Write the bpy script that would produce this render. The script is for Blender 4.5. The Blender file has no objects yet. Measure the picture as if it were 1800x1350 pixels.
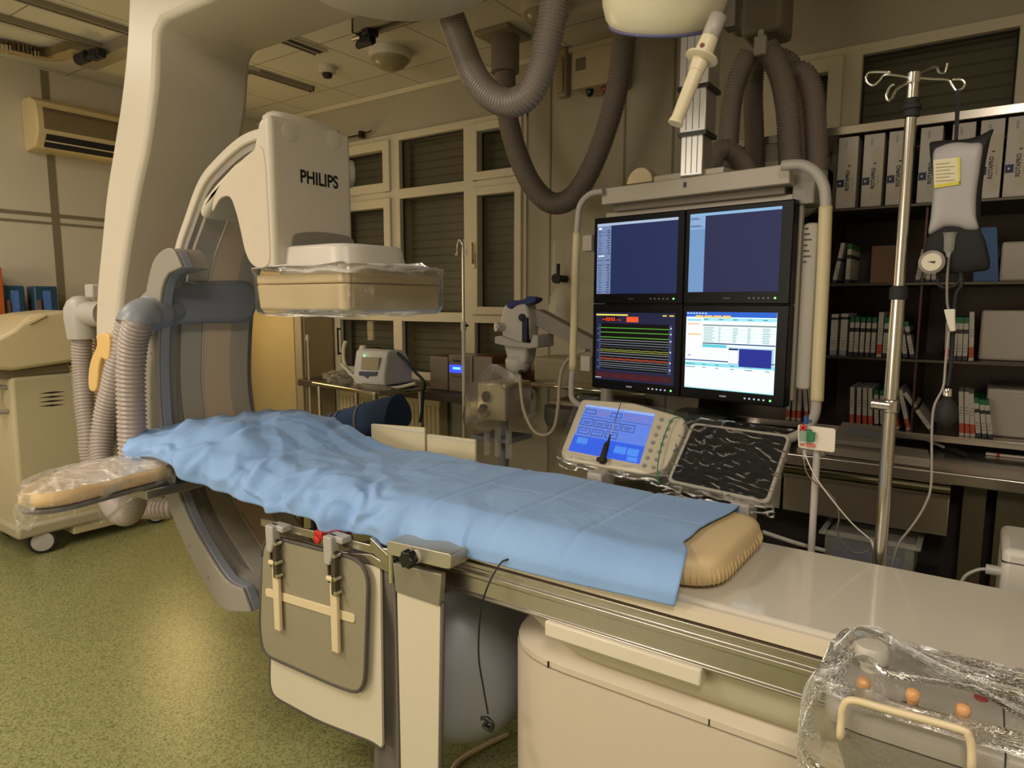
import bpy, bmesh, math, random
from mathutils import Vector, Matrix, noise
random.seed(7)
V = Vector
sc = bpy.context.scene
COL = sc.collection
# ------------------------------------------------------------------ camera
F, YAW, PITCH, ROLL, EYE = 1188.6, math.radians(34.8), math.radians(7.0), math.radians(.09), 1.5
cf = V((-math.sin(YAW)*math.cos(PITCH), math.cos(YAW)*math.cos(PITCH), -math.sin(PITCH)))
cr0 = V((math.cos(YAW), math.sin(YAW), 0)); cu0 = cr0.cross(cf)
cr = cr0*math.cos(ROLL)+cu0*math.sin(ROLL); cu = cu0*math.cos(ROLL)-cr0*math.sin(ROLL)
CAM = V((0, 0, EYE))
cam = bpy.data.cameras.new('camera'); cam.sensor_width = 36; cam.lens = F/1800*36; cam.clip_start = .02
co = bpy.data.objects.new('camera', cam); COL.objects.link(co)
mw = Matrix((cr, cu, -cf)).transposed().to_4x4(); mw.translation = CAM
co.matrix_world = mw; sc.camera = co
# ------------------------------------------------------------------ world, exposure, added room lights
wd = bpy.data.worlds.new('night'); sc.world = wd; wd.use_nodes = True
wd.node_tree.nodes['Background'].inputs[0].default_value = (.02, .03, .05, 1)
wd.node_tree.nodes['Background'].inputs[1].default_value = .3
sc.view_settings.view_transform = 'Standard'; sc.view_settings.look = 'None'
sc.view_settings.exposure = 0.2; sc.view_settings.gamma = 1; sc.view_settings.use_curve_mapping = False
ADDED_LAMPS = [  # x, y, size x, size y, watts : invented ceiling panels, added out of view to light the room
    (-2.6, -.9, .58, 1.18, 42), (.35, -.5, .58, 1.18, 30), (-4.0, .4, .58, .58, 13)]
for lx, ly, sx, sy, w in ADDED_LAMPS:
    l = bpy.data.lights.new('added_panel_light', 'AREA'); l.shape = 'RECTANGLE'; l.size = sx; l.size_y = sy
    l.energy = w; l.color = (1, .90, .77) if lx < -1 else (1, .93, .85)
    o = bpy.data.objects.new('added_panel_light', l); o.location = (lx, ly, 2.955); COL.objects.link(o)
l = bpy.data.lights.new('added_window_light', 'AREA'); l.shape = 'RECTANGLE'; l.size = 2.1; l.size_y = 1.1; l.energy = 35; l.color = (1, .90, .77)  # added light, paired with the invented window behind the camera
o = bpy.data.objects.new('added_window_light', l); o.location = (-2.4, -2.57, 1.6); o.rotation_euler = (math.radians(90), 0, 0); COL.objects.link(o)
l = bpy.data.lights.new('added_door_light', 'AREA'); l.shape = 'RECTANGLE'; l.size = .42; l.size_y = .9; l.energy = 3; l.color = (1, .82, .5)  # added light, paired with the invented door behind the gantry
o = bpy.data.objects.new('added_door_light', l); o.location = (-5.16, 2.74, 1.57); o.rotation_euler = (math.radians(90), 0, math.radians(90)); COL.objects.link(o)
# ------------------------------------------------------------------ pixel -> point in the room
def ray(x, y): return (x-900)/F*cr-(y-675)/F*cu+cf
def W(x, y, X=None, Y=None, Z=None):
    d = ray(x, y)
    if X is not None: return CAM+d*(X/d.x)
    if Y is not None: return CAM+d*(Y/d.y)
    return CAM+d*((Z-EYE)/d.z)
def WP(x, y, p0, n):
    d = ray(x, y); return CAM+d*((V(p0)-CAM).dot(n)/d.dot(n))
# ------------------------------------------------------------------ mesh helpers
class M:
    def __init__(s): s.v, s.f, s.i, s.mi = [], [], [], 0
    def add(s, vs, fs):
        b = len(s.v); s.v += [V(p) for p in vs]
        for f in fs: s.f.append([b+k for k in f]); s.i.append(s.mi)
        return s
    def box(s, c, sz, R=None):
        hx, hy, hz = sz[0]/2, sz[1]/2, sz[2]/2; c = V(c)
        vs = [V((x, y, z)) for z in (-hz, hz) for x, y in ((-hx, -hy), (hx, -hy), (hx, hy), (-hx, hy))]
        if R is not None: vs = [R @ p for p in vs]
        return s.add([c+p for p in vs], [(3, 2, 1, 0), (4, 5, 6, 7), (0, 1, 5, 4), (1, 2, 6, 5), (2, 3, 7, 6), (3, 0, 4, 7)])
    def bb(s, x0, x1, y0, y1, z0, z1):
        return s.box(((x0+x1)/2, (y0+y1)/2, (z0+z1)/2), (abs(x1-x0), abs(y1-y0), abs(z1-z0)))
    def prism(s, pts, d):
        n = len(pts); d = V(d); pts = [V(p) for p in pts]
        return s.add(pts+[p+d for p in pts], [list(range(n))[::-1], list(range(n, 2*n))]+[(k, (k+1) % n, n+(k+1) % n, n+k) for k in range(n)])
    def poly(s, pts): return s.add(pts, [list(range(len(pts)))])
    def tube(s, path, r, n=12, rib=0, pitch=.0115, flat=None):
        path = [V(p) for p in path]
        if rib:
            path = resample(path, pitch/4)
        m = len(path); rr = r if isinstance(r, (list, tuple)) else [r]*m
        if rib and isinstance(r, (list, tuple)): rr = [r[0]]*m
        t0 = (path[1]-path[0]).normalized()
        up = V((0, 0, 1)) if abs(t0.z) < .9 else V((1, 0, 0))
        a = t0.cross(up).normalized(); vs = []
        for k in range(m):
            t = (path[min(k+1, m-1)]-path[max(k-1, 0)]).normalized()
            a = (a-t*a.dot(t)).normalized(); b = t.cross(a)
            q = rr[k]
            if rib: q = q*(1-rib*(0, .55, 1, .55)[k % 4])
            fl = flat or 1
            vs += [path[k]+(a*math.cos(6.28318*j/n)*q+b*math.sin(6.28318*j/n)*q*fl) for j in range(n)]
        fs = [(k*n+j, k*n+(j+1) % n, (k+1)*n+(j+1) % n, (k+1)*n+j) for k in range(m-1) for j in range(n)]
        fs += [list(range(n))[::-1], list(range((m-1)*n, m*n))]
        return s.add(vs, fs)
    def cyl(s, a, b, r, n=24): return s.tube([a, b], r if not isinstance(r, tuple) else list(r), n)
    def lathe(s, prof, c, ax=(0, 0, 1), n=32):
        ax = V(ax).normalized(); u = ax.cross(V((0, 0, 1)) if abs(ax.z) < .9 else V((1, 0, 0))).normalized(); w = ax.cross(u); c = V(c)
        vs = [c+ax*h+(u*math.cos(6.28318*j/n)+w*math.sin(6.28318*j/n))*max(r, 1e-4) for r, h in prof for j in range(n)]
        m = len(prof)
        fs = [(k*n+j, k*n+(j+1) % n, (k+1)*n+(j+1) % n, (k+1)*n+j) for k in range(m-1) for j in range(n)]
        fs += [list(range(n))[::-1], list(range((m-1)*n, m*n))]
        return s.add(vs, fs)
    def grid(s, nu, nv, fn):
        vs = [fn(i/(nu-1), j/(nv-1)) for i in range(nu) for j in range(nv)]
        return s.add(vs, [(i*nv+j, (i+1)*nv+j, (i+1)*nv+j+1, i*nv+j+1) for i in range(nu-1) for j in range(nv-1)])
def resample(p, step):
    L = [0]
    for k in range(1, len(p)): L.append(L[-1]+(p[k]-p[k-1]).length)
    n = max(2, int(L[-1]/step)); out = []; j = 0
    for k in range(n+1):
        d = L[-1]*k/n
        while j < len(p)-2 and L[j+1] < d: j += 1
        out.append(p[j].lerp(p[j+1], (d-L[j])/max(L[j+1]-L[j], 1e-9)))
    return out
def spl(p, n=8, closed=False):
    p = [V(q) for q in p]; m = len(p); out = []
    for k in range(m if closed else m-1):
        if closed: a, b, c, d = p[(k-1) % m], p[k], p[(k+1) % m], p[(k+2) % m]
        else: a, b, c, d = p[max(k-1, 0)], p[k], p[k+1], p[min(k+2, m-1)]
        for j in range(n):
            t = j/n
            out.append(.5*((2*b)+(c-a)*t+(2*a-5*b+4*c-d)*t*t+(3*b-a-3*c+d)*t*t*t))
    if not closed: out.append(p[-1])
    return out
def rnd(p, r, n=5):   # round the corners of a closed 3D polygon
    p = [V(q) for q in p]; m = len(p); out = []
    for k in range(m):
        a, b, c = p[k-1], p[k], p[(k+1) % m]
        rr = r[k] if isinstance(r, (list, tuple)) else r
        e = b+(a-b).normalized()*min(rr, (a-b).length*.48); g = b+(c-b).normalized()*min(rr, (c-b).length*.48)
        for j in range(n+1):
            t = j/n; out.append(e*(1-t)**2+b*2*t*(1-t)+g*t*t)
    return out
ORG = {}
def obj(name, m, mat, parent=None, bevel=0, seg=2, smooth=40, sub=0, solid=0, base=None, fix=True):
    if parent is not None: o0 = ORG[parent.name]
    elif base is not None: o0 = V(base)
    else:
        mn = [min(p[k] for p in m.v) for k in range(3)]; mx = [max(p[k] for p in m.v) for k in range(3)]
        o0 = V(((mn[0]+mx[0])/2, (mn[1]+mx[1])/2, mn[2]))
    me = bpy.data.meshes.new(name); me.from_pydata([tuple(p-o0) for p in m.v], [], m.f)
    for k, mt in enumerate(mat if isinstance(mat, (list, tuple)) else [mat]): me.materials.append(mt)
    for pl, i in zip(me.polygons, m.i): pl.material_index = i
    if fix:
        b = bmesh.new(); b.from_mesh(me); bmesh.ops.recalc_face_normals(b, faces=b.faces); b.to_mesh(me); b.free()
    if smooth:
        me.polygons.foreach_set('use_smooth', [True]*len(me.polygons))
        if smooth < 180: me.set_sharp_from_angle(angle=math.radians(smooth))
    me.update()
    o = bpy.data.objects.new(name, me); COL.objects.link(o)
    if parent is not None: o.parent = parent
    else: o.location = o0
    ORG[o.name] = o0
    if solid:
        md = o.modifiers.new('s', 'SOLIDIFY'); md.thickness = solid; md.offset = 0
    if bevel:
        md = o.modifiers.new('b', 'BEVEL'); md.width = bevel; md.segments = seg; md.limit_method = 'ANGLE'; md.angle_limit = math.radians(35)
        md.harden_normals = False
    if sub:
        md = o.modifiers.new('d', 'SUBSURF'); md.levels = sub; md.render_levels = sub
    return o
def tag(o, label=None, cat=None, group=None, kind=None):
    if label: o['label'] = label
    if cat: o['category'] = cat
    if group: o['group'] = group
    if kind: o['kind'] = kind
    return o
def thing(name, label, cat, loc, group=None):
    o = bpy.data.objects.new(name, None); o.location = V(loc); o.empty_display_size = .1; COL.objects.link(o); ORG[o.name] = V(loc)
    return tag(o, label, cat, group)
def struct(name, m, mat, parent=None, **k):
    o = obj(name, m, mat, parent, **k)
    if parent is None: o['kind'] = 'structure'
    return o
def dup(root, loc, rot=None, label=None):
    r = root.copy(); COL.objects.link(r); r.location = V(loc)
    if rot is not None: r.rotation_euler = rot
    if label: r['label'] = label
    for ch in list(root.children):
        c = ch.copy(); COL.objects.link(c); c.parent = r
        for g in list(ch.children):
            d = g.copy(); COL.objects.link(d); d.parent = c
    return r
# text as mesh: origin o, unit x-direction dx, unit up-direction dy, letter height h, extrude e towards n
def text(name, s, o, dx, dy, h, mat, parent, width=None, e=.0006, bold=.0):
    c = bpy.data.curves.new('t', 'FONT'); c.body = s; c.size = 1; c.offset = bold
    t = bpy.data.objects.new('t', c); COL.objects.link(t)
    bpy.context.view_layer.update()
    me = bpy.data.meshes.new_from_object(t.evaluated_get(bpy.context.evaluated_depsgraph_get()))
    bpy.data.objects.remove(t); bpy.data.curves.remove(c)
    xs = [v.co.x for v in me.vertices]; x0, x1 = min(xs), max(xs)
    k = h/.69; kx = (width/(x1-x0)) if width else k
    dx, dy = V(dx).normalized(), V(dy).normalized(); n = dx.cross(dy); m = M()
    m.add([V(o)+dx*(v.co.x-x0)*kx+dy*v.co.y*k+n*e for v in me.vertices], [list(p.vertices) for p in me.polygons])
    bpy.data.meshes.remove(me)
    return obj(name, m, mat, parent, smooth=0, fix=False)
# ------------------------------------------------------------------ materials
def lin(c): return tuple(((x/255)/12.92 if x/255 <= .04045 else ((x/255+.055)/1.055)**2.4) for x in c)+(1,)
def nodes(name):
    m = bpy.data.materials.new(name); m.use_nodes = True; nt = m.node_tree
    return m, nt, nt.nodes['Principled BSDF'], nt.nodes.new, nt.links.new
def mat(name, c, rough=.5, metal=0, var=.06, scale=9, bump=0, bscale=120, coat=0, spec=.5, alpha=1, trans=0):
    m, nt, b, N, L = nodes(name)
    co_ = N('ShaderNodeTexCoord'); nz = N('ShaderNodeTexNoise'); nz.inputs['Scale'].default_value = scale; nz.inputs['Detail'].default_value = 4
    L(co_.outputs['Object'], nz.inputs['Vector'])
    mx = N('ShaderNodeMix'); mx.data_type = 'RGBA'; A = lin(c)
    mx.inputs[6].default_value = tuple(x*(1-var) for x in A[:3])+(1,); mx.inputs[7].default_value = tuple(min(1, x*(1+var)) for x in A[:3])+(1,)
    L(nz.outputs['Fac'], mx.inputs[0]); L(mx.outputs[2], b.inputs['Base Color'])
    b.inputs['Roughness'].default_value = rough; b.inputs['Metallic'].default_value = metal
    b.inputs['Specular IOR Level'].default_value = spec; b.inputs['Coat Weight'].default_value = coat; b.inputs['Coat Roughness'].default_value = .12
    b.inputs['Alpha'].default_value = alpha; b.inputs['Transmission Weight'].default_value = trans
    if bump:
        n2 = N('ShaderNodeTexNoise'); n2.inputs['Scale'].default_value = bscale; n2.inputs['Detail'].default_value = 3
        L(co_.outputs['Object'], n2.inputs['Vector']); bp = N('ShaderNodeBump'); bp.inputs['Strength'].default_value = bump; bp.inputs['Distance'].default_value = .004
        L(n2.outputs['Fac'], bp.inputs['Height']); L(bp.outputs[0], b.inputs['Normal'])
    return m
def emit(name, c, s=1.0):
    m, nt, b, N, L = nodes(name)
    b.inputs['Base Color'].default_value = (0.01, 0.01, 0.01, 1); b.inputs['Roughness'].default_value = .4; b.inputs['Specular IOR Level'].default_value = .12
    b.inputs['Emission Color'].default_value = lin(c); b.inputs['Emission Strength'].default_value = s
    return m
def plastic(name, tint=(235, 230, 215), op=.06, cs=14, strength=1.0, rough=.06, gl=1.1):
    m, nt, b, N, L = nodes(name); out = nt.nodes['Material Output']
    t = N('ShaderNodeBsdfTransparent'); t.inputs[0].default_value = (.99, .99, .985, 1)
    g = N('ShaderNodeBsdfGlossy'); g.inputs['Roughness'].default_value = rough; g.inputs['Color'].default_value = (1, 1, 1, 1)
    d = N('ShaderNodeBsdfDiffuse'); d.inputs[0].default_value = lin(tint)
    tc = N('ShaderNodeTexCoord'); mp = N('ShaderNodeMapping'); mp.inputs['Rotation'].default_value = (.4, .3, .7); mp.inputs['Scale'].default_value = (1, 2.2, 1)
    L(tc.outputs['Object'], mp.inputs['Vector'])
    w = N('ShaderNodeTexNoise'); w.inputs['Scale'].default_value = cs; w.inputs['Detail'].default_value = 5; w.inputs['Distortion'].default_value = 1.2
    L(mp.outputs[0], w.inputs['Vector'])
    v = N('ShaderNodeTexVoronoi'); v.feature = 'DISTANCE_TO_EDGE'; v.inputs['Scale'].default_value = cs*1.1; L(w.outputs['Color'], v.inputs['Vector'])
    ad = N('ShaderNodeMath'); ad.operation = 'ADD'; L(w.outputs['Fac'], ad.inputs[0]); L(v.outputs['Distance'], ad.inputs[1])
    bp = N('ShaderNodeBump'); bp.inputs['Strength'].default_value = strength; bp.inputs['Distance'].default_value = .035; L(ad.outputs[0], bp.inputs['Height'])
    for s_ in (g, d): L(bp.outputs[0], s_.inputs['Normal'])
    fr = N('ShaderNodeFresnel'); fr.inputs[0].default_value = 1.4
    ma = N('ShaderNodeMath'); ma.operation = 'MULTIPLY_ADD'; ma.inputs[1].default_value = gl; ma.inputs[2].default_value = .035; L(fr.outputs[0], ma.inputs[0])
    m1 = N('ShaderNodeMixShader'); m1.inputs[0].default_value = op; L(t.outputs[0], m1.inputs[1]); L(d.outputs[0], m1.inputs[2])
    m2 = N('ShaderNodeMixShader'); L(ma.outputs[0], m2.inputs[0]); L(m1.outputs[0], m2.inputs[1]); L(g.outputs[0], m2.inputs[2])
    L(m2.outputs[0], out.inputs[0]); return m
WHT = mat('white_enamel', (214, 208, 198), .35, var=.02)
CRM = mat('cream_plastic', (222, 205, 168), .4, var=.03)
OFF = mat('off_white_housing', (205, 196, 180), .42, var=.02)
GRY = mat('warm_grey_plastic', (150, 144, 134), .45, var=.03)
LGR = mat('light_grey_plastic', (178, 173, 166), .4, var=.03)
DGR = mat('blue_grey_plastic', (134, 138, 148), .4, var=.03)
STR = mat('beige_stripe', (222, 198, 168), .45, var=.02)
BLK = mat('black_plastic', (22, 22, 24), .35)
BLM = mat('black_rubber', (30, 29, 30), .7)
HOS = mat('ribbed_grey_hose', (168, 156, 150), .32, var=.04)
HOD = mat('dull_grey_hose', (128, 118, 110), .5, var=.04)
STL = mat('brushed_steel', (190, 184, 176), .3, 1, var=.08, scale=30)
CHR = mat('chrome', (225, 222, 216), .12, 1, var=.02)
ALU = mat('aluminium_extrusion', (200, 198, 195), .38, .85, var=.04)
RED = mat('red_plastic', (190, 40, 30), .4)
GRN = mat('green_plastic', (30, 120, 75), .4)
BLU = mat('blue_plastic', (45, 70, 130), .4)
NAV = mat('navy_fabric', (46, 72, 116), .75, bump=.3)
CLR = mat('clear_plastic', (230, 228, 220), .1, alpha=.3, var=.01)
LUG = mat('ivory_tube', (225, 205, 160), .4, var=.03)
WOOD = mat('brown_wood', (96, 58, 34), .5, var=.2, scale=20)
# ------------------------------------------------------------------ the room
XL, XR, YB, YF, ZC = -5.2, 2.3, 3.7, -2.6, 3.0
def floor_mat():
    m, nt, b, N, L = nodes('speckled_green_vinyl')
    tc = N('ShaderNodeTexCoord'); n1 = N('ShaderNodeTexNoise'); n1.inputs['Scale'].default_value = 135; n1.inputs['Detail'].default_value = 6; n1.inputs['Roughness'].default_value = .75
    L(tc.outputs['Object'], n1.inputs['Vector'])
    r = N('ShaderNodeValToRGB'); e = r.color_ramp.elements; e[0].position = .40; e[0].color = lin((88, 92, 58)); e[1].position = .56; e[1].color = lin((164, 164, 112))
    x = r.color_ramp.elements.new(.46); x.color = lin((130, 134, 88)); L(n1.outputs['Fac'], r.inputs[0])
    v = N('ShaderNodeTexVoronoi'); v.inputs['Scale'].default_value = 130; L(tc.outputs['Object'], v.inputs['Vector'])
    r2 = N('ShaderNodeValToRGB'); r2.color_ramp.elements[0].position = .10; r2.color_ramp.elements[1].position = .17; L(v.outputs['Distance'], r2.inputs[0])
    mx = N('ShaderNodeMix'); mx.data_type = 'RGBA'; L(r2.outputs[0], mx.inputs[0]); mx.inputs[6].default_value = lin((78, 82, 54)); L(r.outputs[0], mx.inputs[7]); L(mx.outputs[2], b.inputs['Base Color'])
    b.inputs['Roughness'].default_value = .31; b.inputs['Specular IOR Level'].default_value = .5
    n3 = N('ShaderNodeTexNoise'); n3.inputs['Scale'].default_value = 90; L(tc.outputs['Object'], n3.inputs['Vector'])
    bp = N('ShaderNodeBump'); bp.inputs['Strength'].default_value = .12; bp.inputs['Distance'].default_value = .003; L(n3.outputs['Fac'], bp.inputs['Height']); L(bp.outputs[0], b.inputs['Normal'])
    return m
def ceil_mat():
    m, nt, b, N, L = nodes('ceiling_tile')
    tc = N('ShaderNodeTexCoord'); mp = N('ShaderNodeMapping'); L(tc.outputs['Object'], mp.inputs[0])
    br = N('ShaderNodeTexBrick'); br.offset = 0; br.inputs['Scale'].default_value = 1; br.inputs['Brick Width'].default_value = .6; br.inputs['Row Height'].default_value = .6
    br.inputs['Mortar Size'].default_value = .005; br.inputs['Mortar Smooth'].default_value = .2
    br.inputs['Color1'].default_value = lin((216, 210, 196)); br.inputs['Color2'].default_value = lin((210, 204, 190)); br.inputs['Mortar'].default_value = lin((150, 140, 118))
    # object origin of the ceiling mesh is the room centre: shift so that lines fall on x = -3.33, y = 3.40
    cx, cy = (XL+XR)/2, (YB+YF)/2
    mp.inputs['Location'].default_value = ((cx+3.33) % .6, (cy-3.40) % .6, 0)
    L(mp.outputs[0], br.inputs['Vector']); L(br.outputs['Color'], b.inputs['Base Color']); b.inputs['Roughness'].default_value = .85; return m
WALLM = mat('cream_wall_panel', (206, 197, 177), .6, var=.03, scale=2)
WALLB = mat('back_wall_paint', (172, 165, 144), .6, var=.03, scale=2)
FRM = mat('window_frame_pvc', (212, 203, 178), .4, var=.02)
struct('floor', M().bb(XL-.1, XR+.1, YF-.1, YB+.1, -.1, 0), floor_mat(), smooth=0)
struct('ceiling', M().bb(XL-.1, XR+.1, YF-.1, YB+.1, ZC, ZC+.1), ceil_mat(), smooth=0)
struct('wall_left', M().bb(XL-.12, XL, YF-.1, YB+.1, 0, ZC), WALLM, smooth=0)
struct('wall_right', M().bb(XR, XR+.12, YF-.1, YB+.1, 0, ZC), WALLM, smooth=0)
struct('wall_front', M().bb(XL, XR, YF-.12, YF, 0, ZC), WALLM, smooth=0)
# window openings in the back wall
wz0, wz1 = .92, 2.70
w1 = (-4.3, W(928, 300, Y=YB).x); w2 = (-1.02, 1.3)
b = M(); b.bb(XL, XR, YB, YB+.25, 0, wz0); b.bb(XL, XR, YB, YB+.25, wz1, ZC)
b.bb(XL, w1[0], YB, YB+.25, wz0, wz1); b.bb(w1[1], w2[0], YB, YB+.25, wz0, wz1); b.bb(w2[1], XR, YB, YB+.25, wz0, wz1)
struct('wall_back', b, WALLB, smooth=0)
TRM = mat('grey_trim', (128, 118, 96), .5)
def shutter_mat():
    m, nt, b, N, L = nodes('closed_roller_shutter')
    tc = N('ShaderNodeTexCoord'); w = N('ShaderNodeTexWave'); w.bands_direction = 'Z'; w.inputs['Scale'].default_value = 5.5; w.inputs['Distortion'].default_value = 0; L(tc.outputs['Object'], w.inputs['Vector'])
    r = N('ShaderNodeValToRGB'); r.color_ramp.elements[0].color = lin((150, 146, 118)); r.color_ramp.elements[1].color = lin((186, 180, 148)); r.color_ramp.elements[1].position = .2; L(w.outputs['Fac'], r.inputs[0])
    L(r.outputs[0], b.inputs['Base Color']); b.inputs['Roughness'].default_value = .6; return m
SHU = shutter_mat()
GLS = bpy.data.materials.new('window_glass'); GLS.use_nodes = True
_n = GLS.node_tree; _b = _n.nodes['Principled BSDF']; _b.inputs['Base Color'].default_value = (.02, .02, .015, 1); _b.inputs['Roughness'].default_value = .03; _b.inputs['Alpha'].default_value = .3
def window(name, x0, x1, xs, zs, sash, pane):
    """frame with mullions at xs and transoms at zs, opening sashes listed as (col,row)"""
    z0, z1 = wz0, wz1; fw = .045
    m = M(); yb = YB+.03
    X = [x0]+list(xs)+[x1]; Zs = [z0]+list(zs)+[z1]
    for k, x in enumerate(X):
        a = x-(.02 if k == 0 else fw); c = x+(.02 if k == len(X)-1 else fw); m.bb(a if k else x, c if k < len(X)-1 else x, YB-.02, YB+.1, z0, z1) if 0 < k < len(X)-1 else m.bb(x if k == 0 else x-.06, x+.06 if k == 0 else x, YB-.02, YB+.1, z0, z1)
    for k, z in enumerate(Zs):
        if k == 0: m.bb(x0, x1, YB-.021, YB+.1, z, z+.06)
        elif k == len(Zs)-1: m.bb(x0, x1, YB-.021, YB+.1, z-.05, z)
        else: m.bb(x0, x1, YB-.019, YB+.099, z-.035, z+.035)
    fr = struct(name, m, FRM, bevel=.004)
    for i in range(len(X)-1):
        for j in range(len(Zs)-1):
            a, c = X[i]+(.06 if i == 0 else fw), X[i+1]-(.035 if i == len(X)-2 else fw)
            e, g = Zs[j]+(.06 if j == 0 else .035), Zs[j+1]-(.05 if j == len(Zs)-2 else .035)
            if (i, j) in sash:
                s_ = M(); t = .042 if i else .055; y0, y1 = YB-.045, YB+.06; o_ = .012
                s_.bb(a-o_, a+t, y0, y1, e-o_, g+o_); s_.bb(c-t, c+o_, y0, y1, e-o_, g+o_); s_.bb(a, c, y0+.001, y1, e-o_, e+t); s_.bb(a, c, y0+.001, y1, g-t, g+o_)
                so = obj('sash', s_, FRM, fr, bevel=.005)
                if j < 2:
                    h = M(); hx = a+.02 if i == len(X)-2 else c-.03; hz = (e+g)/2-.06
                    h.bb(hx-.014, hx+.014, y0-.012, y0, hz-.05, hz+.05); h.bb(hx-.009, hx+.009, y0-.04, y0-.022, hz-.02, hz+.12); h.bb(hx-.009, hx+.009, y0-.03, y0-.01, hz-.02, hz+.01)
                    obj('handle', h, LUG, so, bevel=.003)
                a += t; c -= t; e += t; g -= t
            gk = M(); yk = YB+.02
            for q in ((a, a+.008, e, g), (c-.008, c, e, g), (a, c, e, e+.008), (a, c, g-.008, g)): gk.bb(q[0], q[1], yk-.006, yk+.006, q[2], q[3])
            obj('gasket', gk, BLM, fr)
            obj('pane', M().bb(a, c, yk-.002, yk+.004, e, g), GLS, fr, smooth=0)
    obj('roller_shutter', M().bb(x0, x1, YB+.16, YB+.18, z0, z1), SHU, fr, smooth=0)
    return fr
X1 = [W(697, 300, Y=YB).x, W(827, 300, Y=YB).x]
Zt = [W(700, 556, Y=YB).z, W(700, 342, Y=YB).z]
w_1 = window('window_1', w1[0], w1[1], X1, Zt, {(0, 2), (0, 1), (2, 1), (2, 2)}, None)
h = M(); p = W(636, 237, Y=YB-.06); q = W(560, 256, Y=YB-.06); h.cyl(p, V((q.x, p.y, p.z)), .008); h.box(p, (.03, .04, .05)); h.cyl(p, p+V((.1, 0, .015)), .006)
obj('opening_rod', h, mat('dark_bronze', (60, 52, 40), .4, .6), w_1)
X2 = [W(1500, 100, Y=YB).x, W(1800, 60, Y=YB).x+.03]
window('window_2', w2[0], w2[1], X2, [W(1480, 400, Y=YB).z], {(0, 1)}, None)
# panel joints, sill and cornice
t = M()
for px in (968, 1098, 1183): x = W(px, 250, Y=YB).x; t.bb(x-.006, x+.006, YB-.004, YB, .1, ZC)
struct('trim_1', t, TRM, smooth=0)
struct('trim_2', M().bb(XL, w2[0]-.02, YB-.03, YB, ZC-.035, ZC-.001), FRM, bevel=.004)
struct('trim_3', M().bb(w1[0]+.02, w1[1]+.05, YB-.42, YB+.001, wz0-.065, wz0-.015), mat('dark_sill_board', (70, 62, 50), .5), bevel=.006)
yl = W(98, 400, X=XL).y; zl = W(98, 382, X=XL).z
t = M(); t.bb(XL, XL+.006, yl-.022, yl+.022, .1, ZC); t.bb(XL, XL+.007, YF, YB, zl-.05, zl-.036); t.bb(XL, XL+.007, YF, YB, zl, zl+.022); t.bb(XL, XL+.006, yl+1.1, yl+1.13, .1, ZC)
struct('trim_4', t, TRM, smooth=0)
b = M().bb(XL, XR, YB-.012, YB, 0, .1); struct('baseboard_back', b, TRM, smooth=0)
b = M().bb(XL, XL+.012, YF, YB, 0, .1); struct('baseboard_left', b, TRM, smooth=0)
# invented lit panels, added on the unseen part of the ceiling as light sources
LE = emit('added_panel_glow', (255, 226, 176), 3.0)
for k, (lx, ly, sx, sy, w_) in enumerate(ADDED_LAMPS):
    lt = thing('added_ceiling_light', ('added warm lit rectangular ceiling panel, out of view, nearest the left wall side', 'added warm lit rectangular ceiling panel, out of view, above the foot end of the patient table', 'added small square lit ceiling panel, out of view, beside the left wall')[k], 'ceiling light', (lx, ly, ZC))
    f = M(); a, c = sx/2+.02, sy/2+.02
    for q in ((-a, a, -c, -c+.02), (-a, a, c-.02, c), (-a, -a+.02, -c, c), (a-.02, a, -c, c)): f.bb(lx+q[0], lx+q[1], ly+q[2], ly+q[3], ZC-.03, ZC)
    obj('frame', f, WHT, lt, smooth=0); obj('diffuser', M().bb(lx-sx/2, lx+sx/2, ly-sy/2, ly+sy/2, ZC-.02, ZC-.012), LE, lt, smooth=0)
# unlit dome lamps, smoke detector, air slots, rails
DOM = mat('frosted_dome', (150, 138, 108), .3, var=.03)
for (px, py, r, lb) in ((686, 98, .125, 'unlit round dome ceiling lamp nearest the window'), (960, 18, .125, 'unlit round dome ceiling lamp behind the hanging hose loop')):
    p = W(px, py, Z=ZC-.03); lt = thing('dome_lamp', lb, 'ceiling lamp', (p.x, p.y, ZC))
    obj('ring', M().lathe([(r*.8, 0), (r*1.02, 0), (r*1.05, -.02), (r, -.05), (r*.9, -.052)], (p.x, p.y, ZC)), OFF, lt)
    obj('glass_dome', M().lathe([(r*.92, -.045), (r*.88, -.065), (r*.65, -.095), (r*.35, -.112), (0.001, -.118)], (p.x, p.y, ZC), n=40), DOM, lt)
p = W(575, 118, Z=ZC)
sd = thing('smoke_detector', 'small round white smoke detector on the ceiling tile', 'smoke detector', p)
obj('base', M().lathe([(.055, 0), (.055, -.035), (.05, -.04), (0.001, -.04)], p), OFF, sd); obj('sensor', M().lathe([(.032, -.04), (.03, -.06), (.024, -.066), (.001, -.066)], p), BLM, sd)
for k, (a, c) in enumerate((((492, 64), (565, 89)), ((405, 112), (448, 124)))):
    p, q = W(*a, Z=ZC), W(*c, Z=ZC); x = (p.x+q.x)/2; v = thing('air_slot', ('long dark slotted air outlet in the ceiling', 'shorter dark slotted air outlet beside the suspension arm')[k], 'air vent', (x, p.y, ZC))
    m = M(); m.bb(x-.05, x+.05, p.y, q.y, ZC-.012, ZC-.002); obj('slot', m, BLM, v)
    m = M(); [m.bb(x+dx-.004, x+dx+.004, p.y-.005, q.y+.005, ZC-.018, ZC) for dx in (-.052, -.01, .052)]; obj('frame', m, OFF, v)
RAIL = mat('grey_ceiling_rail', (150, 142, 124), .45, .3)
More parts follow.
